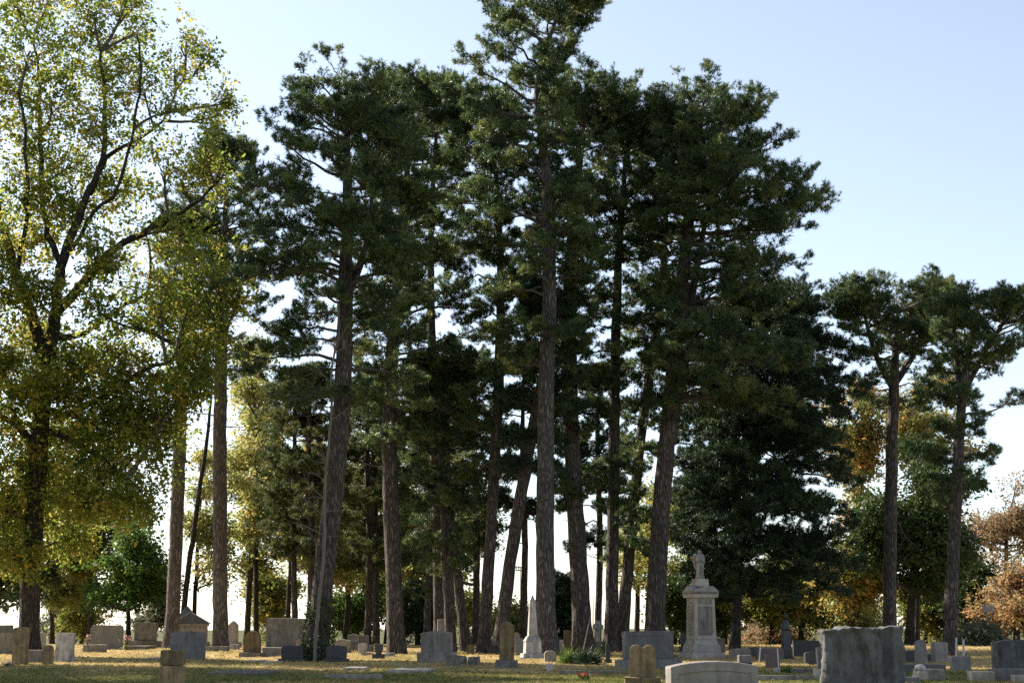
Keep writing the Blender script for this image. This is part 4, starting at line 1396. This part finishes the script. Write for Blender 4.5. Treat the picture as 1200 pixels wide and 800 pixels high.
# --- behind, between the ivy clad pine and the stout pine
stone('squat tan stone behind the right pillow stone', 392, 411, 748, 766, 'point', 'tan_stone', d=.3, Y=62)
stone('grey stone with a carved peak behind the squat tan stone', 407, 420, 742, 768, 'point', 'grey', base=(1, 7), d=.2, Y=64.5)
stone('dark blue tablet behind the carved peak stone', 419, 432, 744, 768, 'flat', 'blue', d=.2, Y=68)
stone('small pale arched stone left of the stone urn', 420, 430, 753, 766, 'arch', 'pale', d=.2, Y=61)
stone('small grey block left of the stone urn', 430, 438, 756, 766, 'flat', 'grey', d=.25, Y=62.5)
stone('tan box shaped block in front of the small pale arched stone', 423, 437, 764, 770, 'flat', 'tan_stone', d=.3, Y=58.5)
stone('dark stone urn on a low base left of the stout pine', 438, 449, 754, 771, 'urn', 'dark_stone', base=(2, 5), d=.3, name='stone_urn', cat='urn')
stone('low white footing at the left root of the stout pine', 451, 463, 764, 770, 'crag', 'marble', d=.25, Y=57)
stone('grey stone with a curved mossy top on a rough plinth', 494, 530, 739, 775, 'low_arch', 'grey', base=(4, 11), d=.4, rot=R(-4), base_rough=.02)
stone('pale stump of a monument peeping over the curved mossy top stone', 512, 522, 725, 766, 'flat', 'pale', d=.35, Y=62.5)
ledger('pale flat marker lying in the sun before the mossy top stone', 457, 503, 781, 788, 'marble', .07, rot=R(-5))
stone('low rough grey block with a ball beside it', 522, 541, 767, 779, 'flat', 'grey', d=.35, rough=.025)
stone('low rough block right of the stone ball', 549, 562, 769, 778, 'flat', 'grey', d=.35, rough=.025)
stone('small brown block among the leaning trunks', 547, 556, 755, 768, 'flat', 'brown', d=.22, Y=58)


def stone_ball():
    loc, s, Y = spot(543, 779)
    t = thing('stone_ball', 'round grey stone ball between two low rough blocks', 'stone ball', loc, 0, 'gravestones and monuments of the cemetery')
    r = 4.6 / s
    obj('pedestal', bm_mesh(lathe([(r * .8, -.02), (r * .75, .03), (r * .5, .06)], 14), 'pedestal'), 'grey', t)
    b = obj('ball', bm_mesh(lathe([(r * math.sin(q * math.pi / 10) + .002, r - r * math.cos(q * math.pi / 10)) for q in range(11)], 16), 'ball'), 'grey', t)
    b.location = (0, 0, .05)


stone_ball()
stone('tall brown rounded tablet stained by lichen on a stone base', 585, 602, 728, 782, 'round', 'brown', base=(4, 9), d=.2, rot=R(-3), tilt=(0, R(1)), base_mat='grey', base_rough=.015)
stone('low tan stone behind the tall brown rounded tablet', 600, 609, 741, 765, 'soft', 'tan_stone', d=.2, Y=62)
stone('grey stone left behind the white obelisk', 606, 614, 747, 768, 'round', 'pale', d=.2, Y=60)


def square_shaft(label, cx, row, Y, parts, mat, rot=0.0, name='monument', cat='monument'):
    """parts: (name, width px bottom, width px top, row bottom, row top, material)"""
    loc, s, Y = spot(cx, row, Y)
    t = thing(name, label, cat, loc, rot, 'gravestones and monuments of the cemetery')
    z = lambda r_: P(cx, r_, Y)[2] - loc[2]
    for i, (nm, wb, wt, rb, rt, mt) in enumerate(parts):
        zb = -0.03 if i == 0 else z(rb)
        o = obj(nm, bm_mesh(box(wb / s, wb / s, z(rt) - zb, min(.012, .1 * wt / s), 0, wt / wb), nm), mt or mat, t)
        o.location = (0, 0, zb)
    return t, s, z


square_shaft('white tapering obelisk on a stepped plinth beside the tallest pine', 624, 778, 53.5,
             [('base', 33, 33, 778, 770, 'grey'), ('step', 26, 25, 770, 765, None), ('plinth', 19, 18, 765, 751, None), ('moulding', 20, 13, 751, 745, None),
              ('shaft', 11, 6.5, 745, 704, None), ('point', 6.5, 1, 704, 697, None)], 'marble', R(9), 'obelisk', 'obelisk')
stone('low grey rounded stone at the foot of the tallest pine', 638, 652, 762, 777, 'soft', 'grey', d=.25, Y=50.5)
stone('tiny pale cube stone in the sun before the tallest pine', 640, 647, 777, 785, 'flat', 'pale', d=.17, rot=R(20))
stone('slim upright post left of the spiky shrubs', 655, 660, 749, 772, 'soft', 'tan_stone', d=.13, Y=56)
stone('brown tablet behind between two middle pines', 661, 672, 738, 764, 'flat', 'brown', d=.2, Y=66)


def cross_stone():
    loc, s, Y = spot(701, 757, 68)
    t = thing('cross_monument', 'pale stone cross between the pale edged pine and the dark pine', 'cross', loc, R(5), 'gravestones and monuments of the cemetery')
    z = lambda r_: P(701, r_, Y)[2] - loc[2]
    u = 1 / s
    a, b = 2.4 * u, 6.2 * u
    zt, zm = z(735), z(742)
    pts = [(-a, 0), (a, 0), (a, zm - a), (b, zm - a * 1.2), (b, zm + a * .9), (a, zm + a * .8), (a, zt), (-a, zt), (-a, zm + a * .8), (-b, zm + a * .9), (-b, zm - a * 1.2), (-a, zm - a)]
    o = obj('cross', bm_mesh(prism(pts, .22, .01), 'cross'), 'marble', t)
    o.location = (0, 0, .3)
    obj('base', bm_mesh(box(.6, .45, .33, .015), 'base'), 'grey', t)
    for nm, r0 in (('ring', .2),):
        bm = bmesh.new()
        n = 20
        for i in range(n):
            q = 2 * math.pi * i / n; q2 = 2 * math.pi * (i + 1) / n
            vs = []
            for rr in (r0, r0 - .05):
                for yy in (-.07, .07):
                    for qq in (q, q2):
                        vs.append(bm.verts.new((rr * math.cos(qq), yy, rr * math.sin(qq))))
            for f in ((0, 1, 3, 2), (4, 6, 7, 5), (0, 4, 5, 1), (2, 3, 7, 6)):
                bm.faces.new([vs[k] for k in f])
        bmesh.ops.remove_doubles(bm, verts=bm.verts, dist=.0005)
        bmesh.ops.recalc_face_normals(bm, faces=bm.faces)
        o = obj(nm, bm_mesh(bm, nm), 'marble', t)
        o.location = (0, 0, .3 + zm)


cross_stone()
stone('dark narrow post stone left of the large blue stone', 710, 715, 753, 776, 'round', 'dark_stone', base=(2, 4), d=.16)
stone('large blue grey stone with a smooth recessed panel on a long base', 731, 789, 739, 783, 'flat', 'blue', base=(8, 11), d=.45, rot=R(7), recess=(.16, .015), bev=.02)
stone('brown twin topped stone like two joined tablets on a rough base', 738, 768, 755, 801, 'double', 'brown', base=(6, 8), d=.2, rot=R(-4), base_rough=.02, bev=.03)
stone('pale foreground stone with a slightly arched top and recessed panel, cut by the bottom edge', 782, 888, 774, 820, 'low_arch', 'pale', d=.4, Y=28, rot=R(9), recess=(.13, .02), bev=.03)


def angel_monument():
    cx, Y = 822.5, 55.0
    t, s, z = square_shaft('tall pale monument with a winged figure standing on its gabled top', cx, 775, Y,
                           [('base', 42, 41, 775, 764, None), ('step', 35, 33, 764, 755, None), ('moulding', 31, 27, 755, 749, None), ('shaft', 27, 25, 749, 700, None),
                            ('cornice', 31, 33, 700, 696, None), ('pedestal', 16, 15, 687, 678, None)], 'pale', R(16))
    w = 33 / s
    zb, zt = z(696), z(686)
    for k in range(2):
        pts = [(-w / 2, 0), (w / 2, 0), (w / 2, (zt - zb) * .35), (0, zt - zb), (-w / 2, (zt - zb) * .35)]
        g = obj('gable', bm_mesh(prism(pts, w - .004 * k, .012), 'gable'), 'pale', t)
        g.location = (0, 0, zb); g.rotation_euler = (0, 0, k * math.pi / 2)
    for k in range(4):
        a = k * math.pi / 2
        p = obj('panel', bm_mesh(box(18 / s, .03, z(710) - z(746), .008), 'panel'), 'grey', t)
        p.location = (math.sin(a) * 12.9 / s, -math.cos(a) * 12.9 / s, z(746)); p.rotation_euler = (0, 0, a)
    for k, nm in ((0, 'name_band'), (1, 'name_band')):
        a = k * math.pi / 2
        p = obj(nm, bm_mesh(box(17 / s, .03, z(702) - z(707.5), .006), nm), 'grey', t)
        p.location = (math.sin(a) * 12.8 / s, -math.cos(a) * 12.8 / s, z(707.5)); p.rotation_euler = (0, 0, a)
    # figure: one lofted body, robe to head, arms folded, and two wings
    H = z(643.5) - z(678)
    prof = [(0, .17, .17, 0), (.04, .17, .17, 0), (.14, .145, .145, 0), (.30, .14, .125, -.005), (.44, .15, .13, -.01), (.52, .15, .12, -.005), (.60, .165, .115, 0), (.68, .185, .12, .0), (.75, .195, .115, .01),
            (.80, .175, .10, .015), (.835, .12, .08, .01), (.85, .085, .07, 0), (.862, .08, .075, -.01), (.88, .088, .09, -.015), (.91, .092, .10, -.02), (.945, .085, .095, -.015), (.98, .058, .068, -.005), (.997, .018, .02, 0)]
    bm = bmesh.new()
    n = 24
    rings = []
    for q, (f, rx, ry, oy) in enumerate(prof):
        ring = []
        for i in range(n):
            a = 2 * math.pi * i / n
            fold = 1 + (.07 * math.sin(7 * a + f * 3) if f < .5 else 0.0)
            x = rx * H * (.92 if f < .8 else .8) * fold * math.cos(a); y = ry * H * .72 * fold * math.sin(a) + oy * H
            ring.append(bm.verts.new((x, y, f * H)))
        rings.append(ring)
    for a, b in zip(rings, rings[1:]):
        for i in range(n):
            j = (i + 1) % n
            bm.faces.new((a[i], a[j], b[j], b[i]))
    bm.faces.new(rings[0][::-1]); bm.faces.new(rings[-1])
    for f in bm.faces: f.smooth = True
    fig = obj('statue', bm_mesh(bm, 'statue'), 'marble', t)
    fig.location = (0, 0, z(678) - .01)
    for sg in (-1, 1):
        m = MB()
        sh = np.array((sg * .115, 0, .715)) * H; el = np.array((sg * .15, -.05, .565)) * H; ha = np.array((sg * .015, -.12, .62)) * H
        m.tube(catmull([sh, el, ha], .04), np.linspace(.04, .026, len(catmull([sh, el, ha], .04))) * H, 8)
        m.build('arm', 'marble', fig)
        pts = [(0, .02), (.09, .06), (.155, .02), (.185, -.09), (.18, -.24), (.13, -.41), (.05, -.52), (.0, -.3)]
        bm = prism([(sg * x * H, y * H) for x, y in pts], .05 * H, .012)
        wg = obj('wing', bm_mesh(bm, 'wing'), 'marble', fig)
        wg.location = (sg * .04 * H, .11 * H, .82 * H)
        wg.rotation_euler = (0, 0, sg * R(-14))


angel_monument()
stone('dark column like stone left behind the angel monument', 798, 808, 742, 768, 'flat', 'dark_stone', base=(2, 6), d=.35, Y=63)
stone('grey upright stone right behind the angel monument', 837, 850, 747, 771, 'flat', 'blue', d=.25, Y=61)
stone('brownish block stone right of the angel monument', 855, 880, 759, 775, 'low_arch', 'tan_stone', d=.35, Y=54)
stone('small blue slant stone in front of the brownish block', 865, 880, 767, 779, 'flat', 'blue', base=(0, 3), d=.25, base_mat='dark_stone')
stone('wide dark red stone behind the white stakes', 886, 918, 759, 776, 'flat', 'red_stone', d=.3, Y=53)
stone('dark stone left behind the wide dark red one', 878, 890, 758, 774, 'flat', 'dark_stone', d=.3, Y=57)
stone('small dark purple stone before the wide dark red one', 897, 914, 767, 782, 'flat', 'red_stone', d=.25, rot=R(-7))


def urn_monument():
    cx, Y = 922, 54
    t, s, z = square_shaft('slim black monument topped by a ball finial, left of the rough rock stone', cx, 778, Y,
                           [('base', 15, 15, 778, 770, None), ('plinth', 12, 11, 770, 761, None), ('shaft', 9.5, 8.5, 761, 738, None)], 'dark_stone', R(12))
    u = 1 / s
    b = obj('collar', bm_mesh(lathe([(5.2 * u, 0), (5.6 * u, 2 * u), (5.4 * u, 4 * u), (5.4 * u, 6 * u), (4.6 * u, 8 * u), (2.6 * u, 11 * u), (1.5 * u, 12.5 * u)], 16), 'collar'), 'dark_stone', t)
    b.location = (0, 0, z(738))
    r = 3.0 * u
    f = obj('finial', bm_mesh(lathe([(1.3 * u, 0)] + [(r * math.sin(q * math.pi / 8), 1.2 * u + r - r * math.cos(q * math.pi / 8)) for q in range(1, 8)] + [(.6 * u, 7.5 * u), (.3 * u, 9.5 * u)], 14), 'finial'), 'dark_stone', t)
    f.location = (0, 0, z(738) + 12.3 * u)


urn_monument()
stone('broad dark grey stone left of the rough rock', 930, 962, 750, 774, 'flat', 'dark_stone', d=.4, Y=58)
stone('small black stone before the broad dark grey one', 943, 960, 763, 779, 'arch', 'dark_stone', d=.25)
stone('thin grey stone edge against the left side of the rough rock', 958, 964, 758, 785, 'flat', 'blue', d=.3, Y=44)
stone('rough pale lump stone at the left foot of the big rock', 954, 967, 782, 795, 'crag', 'tan_stone', d=.3, rough=.04)


def rock_monument():
    loc, s, Y = spot(1011, 813, 30.5)
    t = thing('gravestone', 'big rough hewn grey rock stone with fluted face near the right', 'gravestone', loc + np.array((0, 0, -.05)), R(-5), 'gravestones and monuments of the cemetery')
    H = P(1011, 735, Y)[2] - loc[2] + .05
    w, d = 90 / s, .62
    bm = bmesh.new()
    nx, nz, ny = 44, 40, 14
    grid = {}

    def vert(i, j, k):
        key = (i, j, k)
        if key not in grid:
            grid[key] = bm.verts.new(((i / nx - .5) * w, (j / ny - .5) * d, k / nz * H))
        return grid[key]
    for i in range(nx):
        for k in range(nz):
            bm.faces.new((vert(i, 0, k), vert(i + 1, 0, k), vert(i + 1, 0, k + 1), vert(i, 0, k + 1)))
            bm.faces.new((vert(i + 1, ny, k), vert(i, ny, k), vert(i, ny, k + 1), vert(i + 1, ny, k + 1)))
        for j in range(ny):
            bm.faces.new((vert(i, j, nz), vert(i + 1, j, nz), vert(i + 1, j + 1, nz), vert(i, j + 1, nz)))
    for j in range(ny):
        for k in range(nz):
            bm.faces.new((vert(0, j + 1, k), vert(0, j, k), vert(0, j, k + 1), vert(0, j + 1, k + 1)))
            bm.faces.new((vert(nx, j, k), vert(nx, j + 1, k), vert(nx, j + 1, k + 1), vert(nx, j, k + 1)))
    bmesh.ops.recalc_face_normals(bm, faces=bm.faces)
    bm.normal_update()
    for v in bm.verts:
        c = v.co.copy()
        flute = mnoise.fractal(Vector((c.x * 4.2, c.y * 2, c.z * .8 + 4)), 1, 2, 3) * .15
        fine = mnoise.fractal(c * 7, 1, 2, 5) * .022
        scoop = mnoise.cell(Vector((c.x * 3 + 9, c.y, c.z * 2))) * .012
        hn = Vector((v.normal.x, v.normal.y, 0))
        v.co += hn * (flute + scoop) + v.normal * fine
        if c.z > H * .9:
            ov = (c.z / H - .9) / .1
            v.co.z += ov * mnoise.fractal(Vector((c.x * 2.0 + 1, c.y * 1.5, 0)), 1, 2, 5) * .07 + ov * .05 * c.x / w
            v.co.x += ov * .03 * (1 if c.x > 0 else -1) * abs(c.x) / w
            if c.y < 0: v.co.y -= ov * .07
    for f in bm.faces: f.smooth = True
    obj('block', bm_mesh(bm, 'block'), 'rock', t)


rock_monument()
# --- right part
stone('dark stone hidden right behind the rough rock', 1056, 1071, 762, 781, 'flat', 'dark_stone', d=.3, Y=50)
stone('dark tall round topped tablet right of the rough rock', 1074, 1086, 749, 777, 'round', 'blue', d=.2, rot=R(10))
stone('tiny dark stone between two upright tablets', 1088, 1095, 766, 775, 'flat', 'dark_stone', d=.2)
stone('pale grey tablet with soft corners at the foot of the rightmost pine', 1093, 1110, 752, 776, 'corner', 'pale', d=.3, rot=R(12), Y=50)
stone('blue square stone in front of the white posts', 1115, 1137, 768, 785, 'flat', 'blue', d=.3, rot=R(-4))
ledger('long low blue slab right of the rough rock', 1054, 1109, 780, 788, 'blue', .2, d=1.0)
ledger('low rough kerb block behind the stone lamb', 1078, 1108, 785, 797, 'grey', .25, 'kerb_stone', 'kerb stone', d=.6, rough=.02)
ledger('low dark blue slab at the right of the rough rock foot', 1055, 1078, 795, 800, 'blue', .12, d=.6)
ledger('rough pale kerb block left in the corner plot', 1139, 1167, 789, 798, 'tan_stone', .22, 'kerb_stone', 'kerb stone', d=.4, rough=.02)
ledger('long blue kerb slab at the right edge', 1166, 1215, 786, 797, 'blue', .26, 'kerb_stone', 'kerb stone', d=.5)
ledger('pale block at the bottom right corner', 1189, 1215, 792, 799, 'pale', .16, 'kerb_stone', 'kerb stone', d=.3)
stone('large stained brown grey stone at the right edge', 1166, 1216, 749, 786, 'low_arch', 'rock', base=None, d=.5, rot=R(4), rough=.012)
ledger('long thin kerb before the large blue grey stone', 655, 735, 784, 789, 'grey', .08, 'kerb_stone', 'kerb stone', d=.25)
ledger('long thin kerb left of the rough rock', 888, 958, 790, 796, 'grey', .1, 'kerb_stone', 'kerb stone', d=.25)
ledger('low dark slab before the small dark purple stone', 926, 955, 783, 788, 'blue', .1)
stone('small white block at the foot of a white stake', 907, 914, 782, 788, 'flat', 'marble', d=.2)


def lamb():
    loc, s, Y = spot(1079, 797)
    t = thing('stone_lamb', 'small weathered lamb like white stone at the end of the kerb block', 'statue', loc, R(15), 'gravestones and monuments of the cemetery')
    bm = roughen(box(.24, .3, .22, .04), .03, 6, 3, 3)
    obj('block', bm_mesh(bm, 'block'), 'tan_stone', t)
    b = roughen(lathe([(.02, 0), (.10, .02), (.13, .08), (.10, .15), (.03, .18)], 14), .02, 8, 1, 5)
    o = obj('body', bm_mesh(b, 'body'), 'marble', t); o.location = (0, 0, .2)


lamb()


def stake(label, x0, y0, x1, y1, rpx, mat, cap=None, Y=None, name='stake', cat='stake'):
    loc, s, Y = spot(x0, y0, Y)
    t = thing(name, label, cat, loc)
    a = loc + np.array((0, 0, -.1)); b = P(x1, y1, Y)
    m = MB(); m.tube(np.stack([a, .5 * (a + b), b]), rpx / s, 7)
    m.build('shaft', mat, t, loc)
    c = MB(); d = b - loc
    c.tube(np.stack([b + np.array((0, 0, -.01)), b + np.array((0, 0, .03)), b + np.array((0, 0, .045))]), np.array((1.02, 1.0, .05)) * rpx / s, 7)
    c.build('tip', cap or mat, t, loc)
    return t


stake('thin white stake leaning left before the wide dark red stone', 889, 777, 891, 759, .8, 'white_paint')
stake('thin white stake with a red tip beside the small white block', 913, 784, 911, 759, .8, 'white_paint', 'petal_red')
stake('short white post behind the blue square stone, nearer the rightmost pine', 1120.5, 772, 1120.5, 748, 1.2, 'white_paint', name='post', cat='post')
stake('white post behind the blue square stone, nearer the round bush', 1129, 772, 1129, 750, 1.3, 'white_paint', name='post', cat='post')
stake('thin pale leaning stick against the pale edged pine', 681, 770, 692, 722, .7, 'deadwood', name='stick', cat='stick')


def utility_pole(label, px, top, Y, arms, wpx):
    loc, s, Y = spot(px, 770, Y)
    t = thing('utility_pole', label, 'utility pole', loc)
    b = P(px, top, Y)
    m = MB(); m.tube(np.stack([loc - np.array((0, 0, .3)), .5 * (loc + b), b]), np.array((1.15, 1, .8)) * wpx / 2 / s, 8)
    m.build('pole', 'pole_wood', t, loc)
    for k in range(arms):
        zc = b - np.array((0, 0, (1.5 + 3.5 * k) / s))
        o = obj('crossarm', bm_mesh(box(12 / s, .12, .12, .01), 'crossarm'), 'pole_wood', t)
        o.location = tuple(zc - loc + np.array((0, -.2, 0)))
        for q in (-1, -.4, .4, 1):
            i = obj('insulator', bm_mesh(lathe([(.03, 0), (.06, .03), (.05, .1), (.02, .14)], 8), 'insulator'), 'white_paint', o)
            i.location = (q * 5.3 / s, 0, .12)


utility_pole('weathered utility pole with two crossarms by the round bush', 1156, 712, 78, 2, 2.0)
utility_pole('far thin utility pole in the sky gap beside the strongly leaning pine', 610, 664, 130, 2, 1.3)
utility_pole('far bare pole in the bright gap right of the pale edged pine', 695, 697, 120, 0, 1.3)


def flowers(label, px, row, n, mat, seed, Y=None, spread=5, hh=8):
    rng = np.random.default_rng(seed)
    loc, s, Y = spot(px, row, Y)
    t = thing('flower_bunch', label, 'flowers', loc)
    T = [clump_template(9, 600 + i, .035, .04, .9) for i in range(3)]
    p = loc + np.stack([rng.normal(0, spread / s * .5, n), rng.normal(0, .08, n), rng.uniform(.4, 1, n) * hh / s], -1)
    m = MB()
    for q in p:
        m.tube(np.stack([loc, .5 * (loc + q) + rng.normal(0, .01, 3), q]), .006, 3)
    m.build('stems', 'twig', t, loc)
    o = scatter('petals', T, p, np.tile((0, 0, 1.0), (n, 1)), rng.uniform(.8, 1.3, n), rng, mat, t, loc, nper=4)
    q = loc + np.stack([rng.normal(0, spread / s * .5, n), rng.normal(0, .08, n), rng.uniform(.1, .7, n) * hh / s], -1)
    scatter('leaves', T, q, np.tile((0, 0, 1.0), (n, 1)), rng.uniform(.8, 1.3, n), rng, 'green', t, loc, nper=4)


flowers('pink flowers standing left of the broad pale stone', 102, 758, 16, 'petal_pink', 1, 66, 6, 20)
flowers('faded pink flowers with green leaves right of the broad pale stone', 148, 758, 16, 'petal_pink', 2, 66, 7, 18)
flowers('low reddish plant in the sunny grass before the spiky shrubs', 685, 796, 14, 'petal_red', 3, None, 6, 8)
flowers('white and pink blossoms on the ground at the tall brown tablet', 10, 780, 14, 'petal_pink', 4, None, 8, 4)
flowers('row of red and orange flowers behind the dark urn monument', 903, 770, 7, 'petal_red', 6, 70, 7, 24)
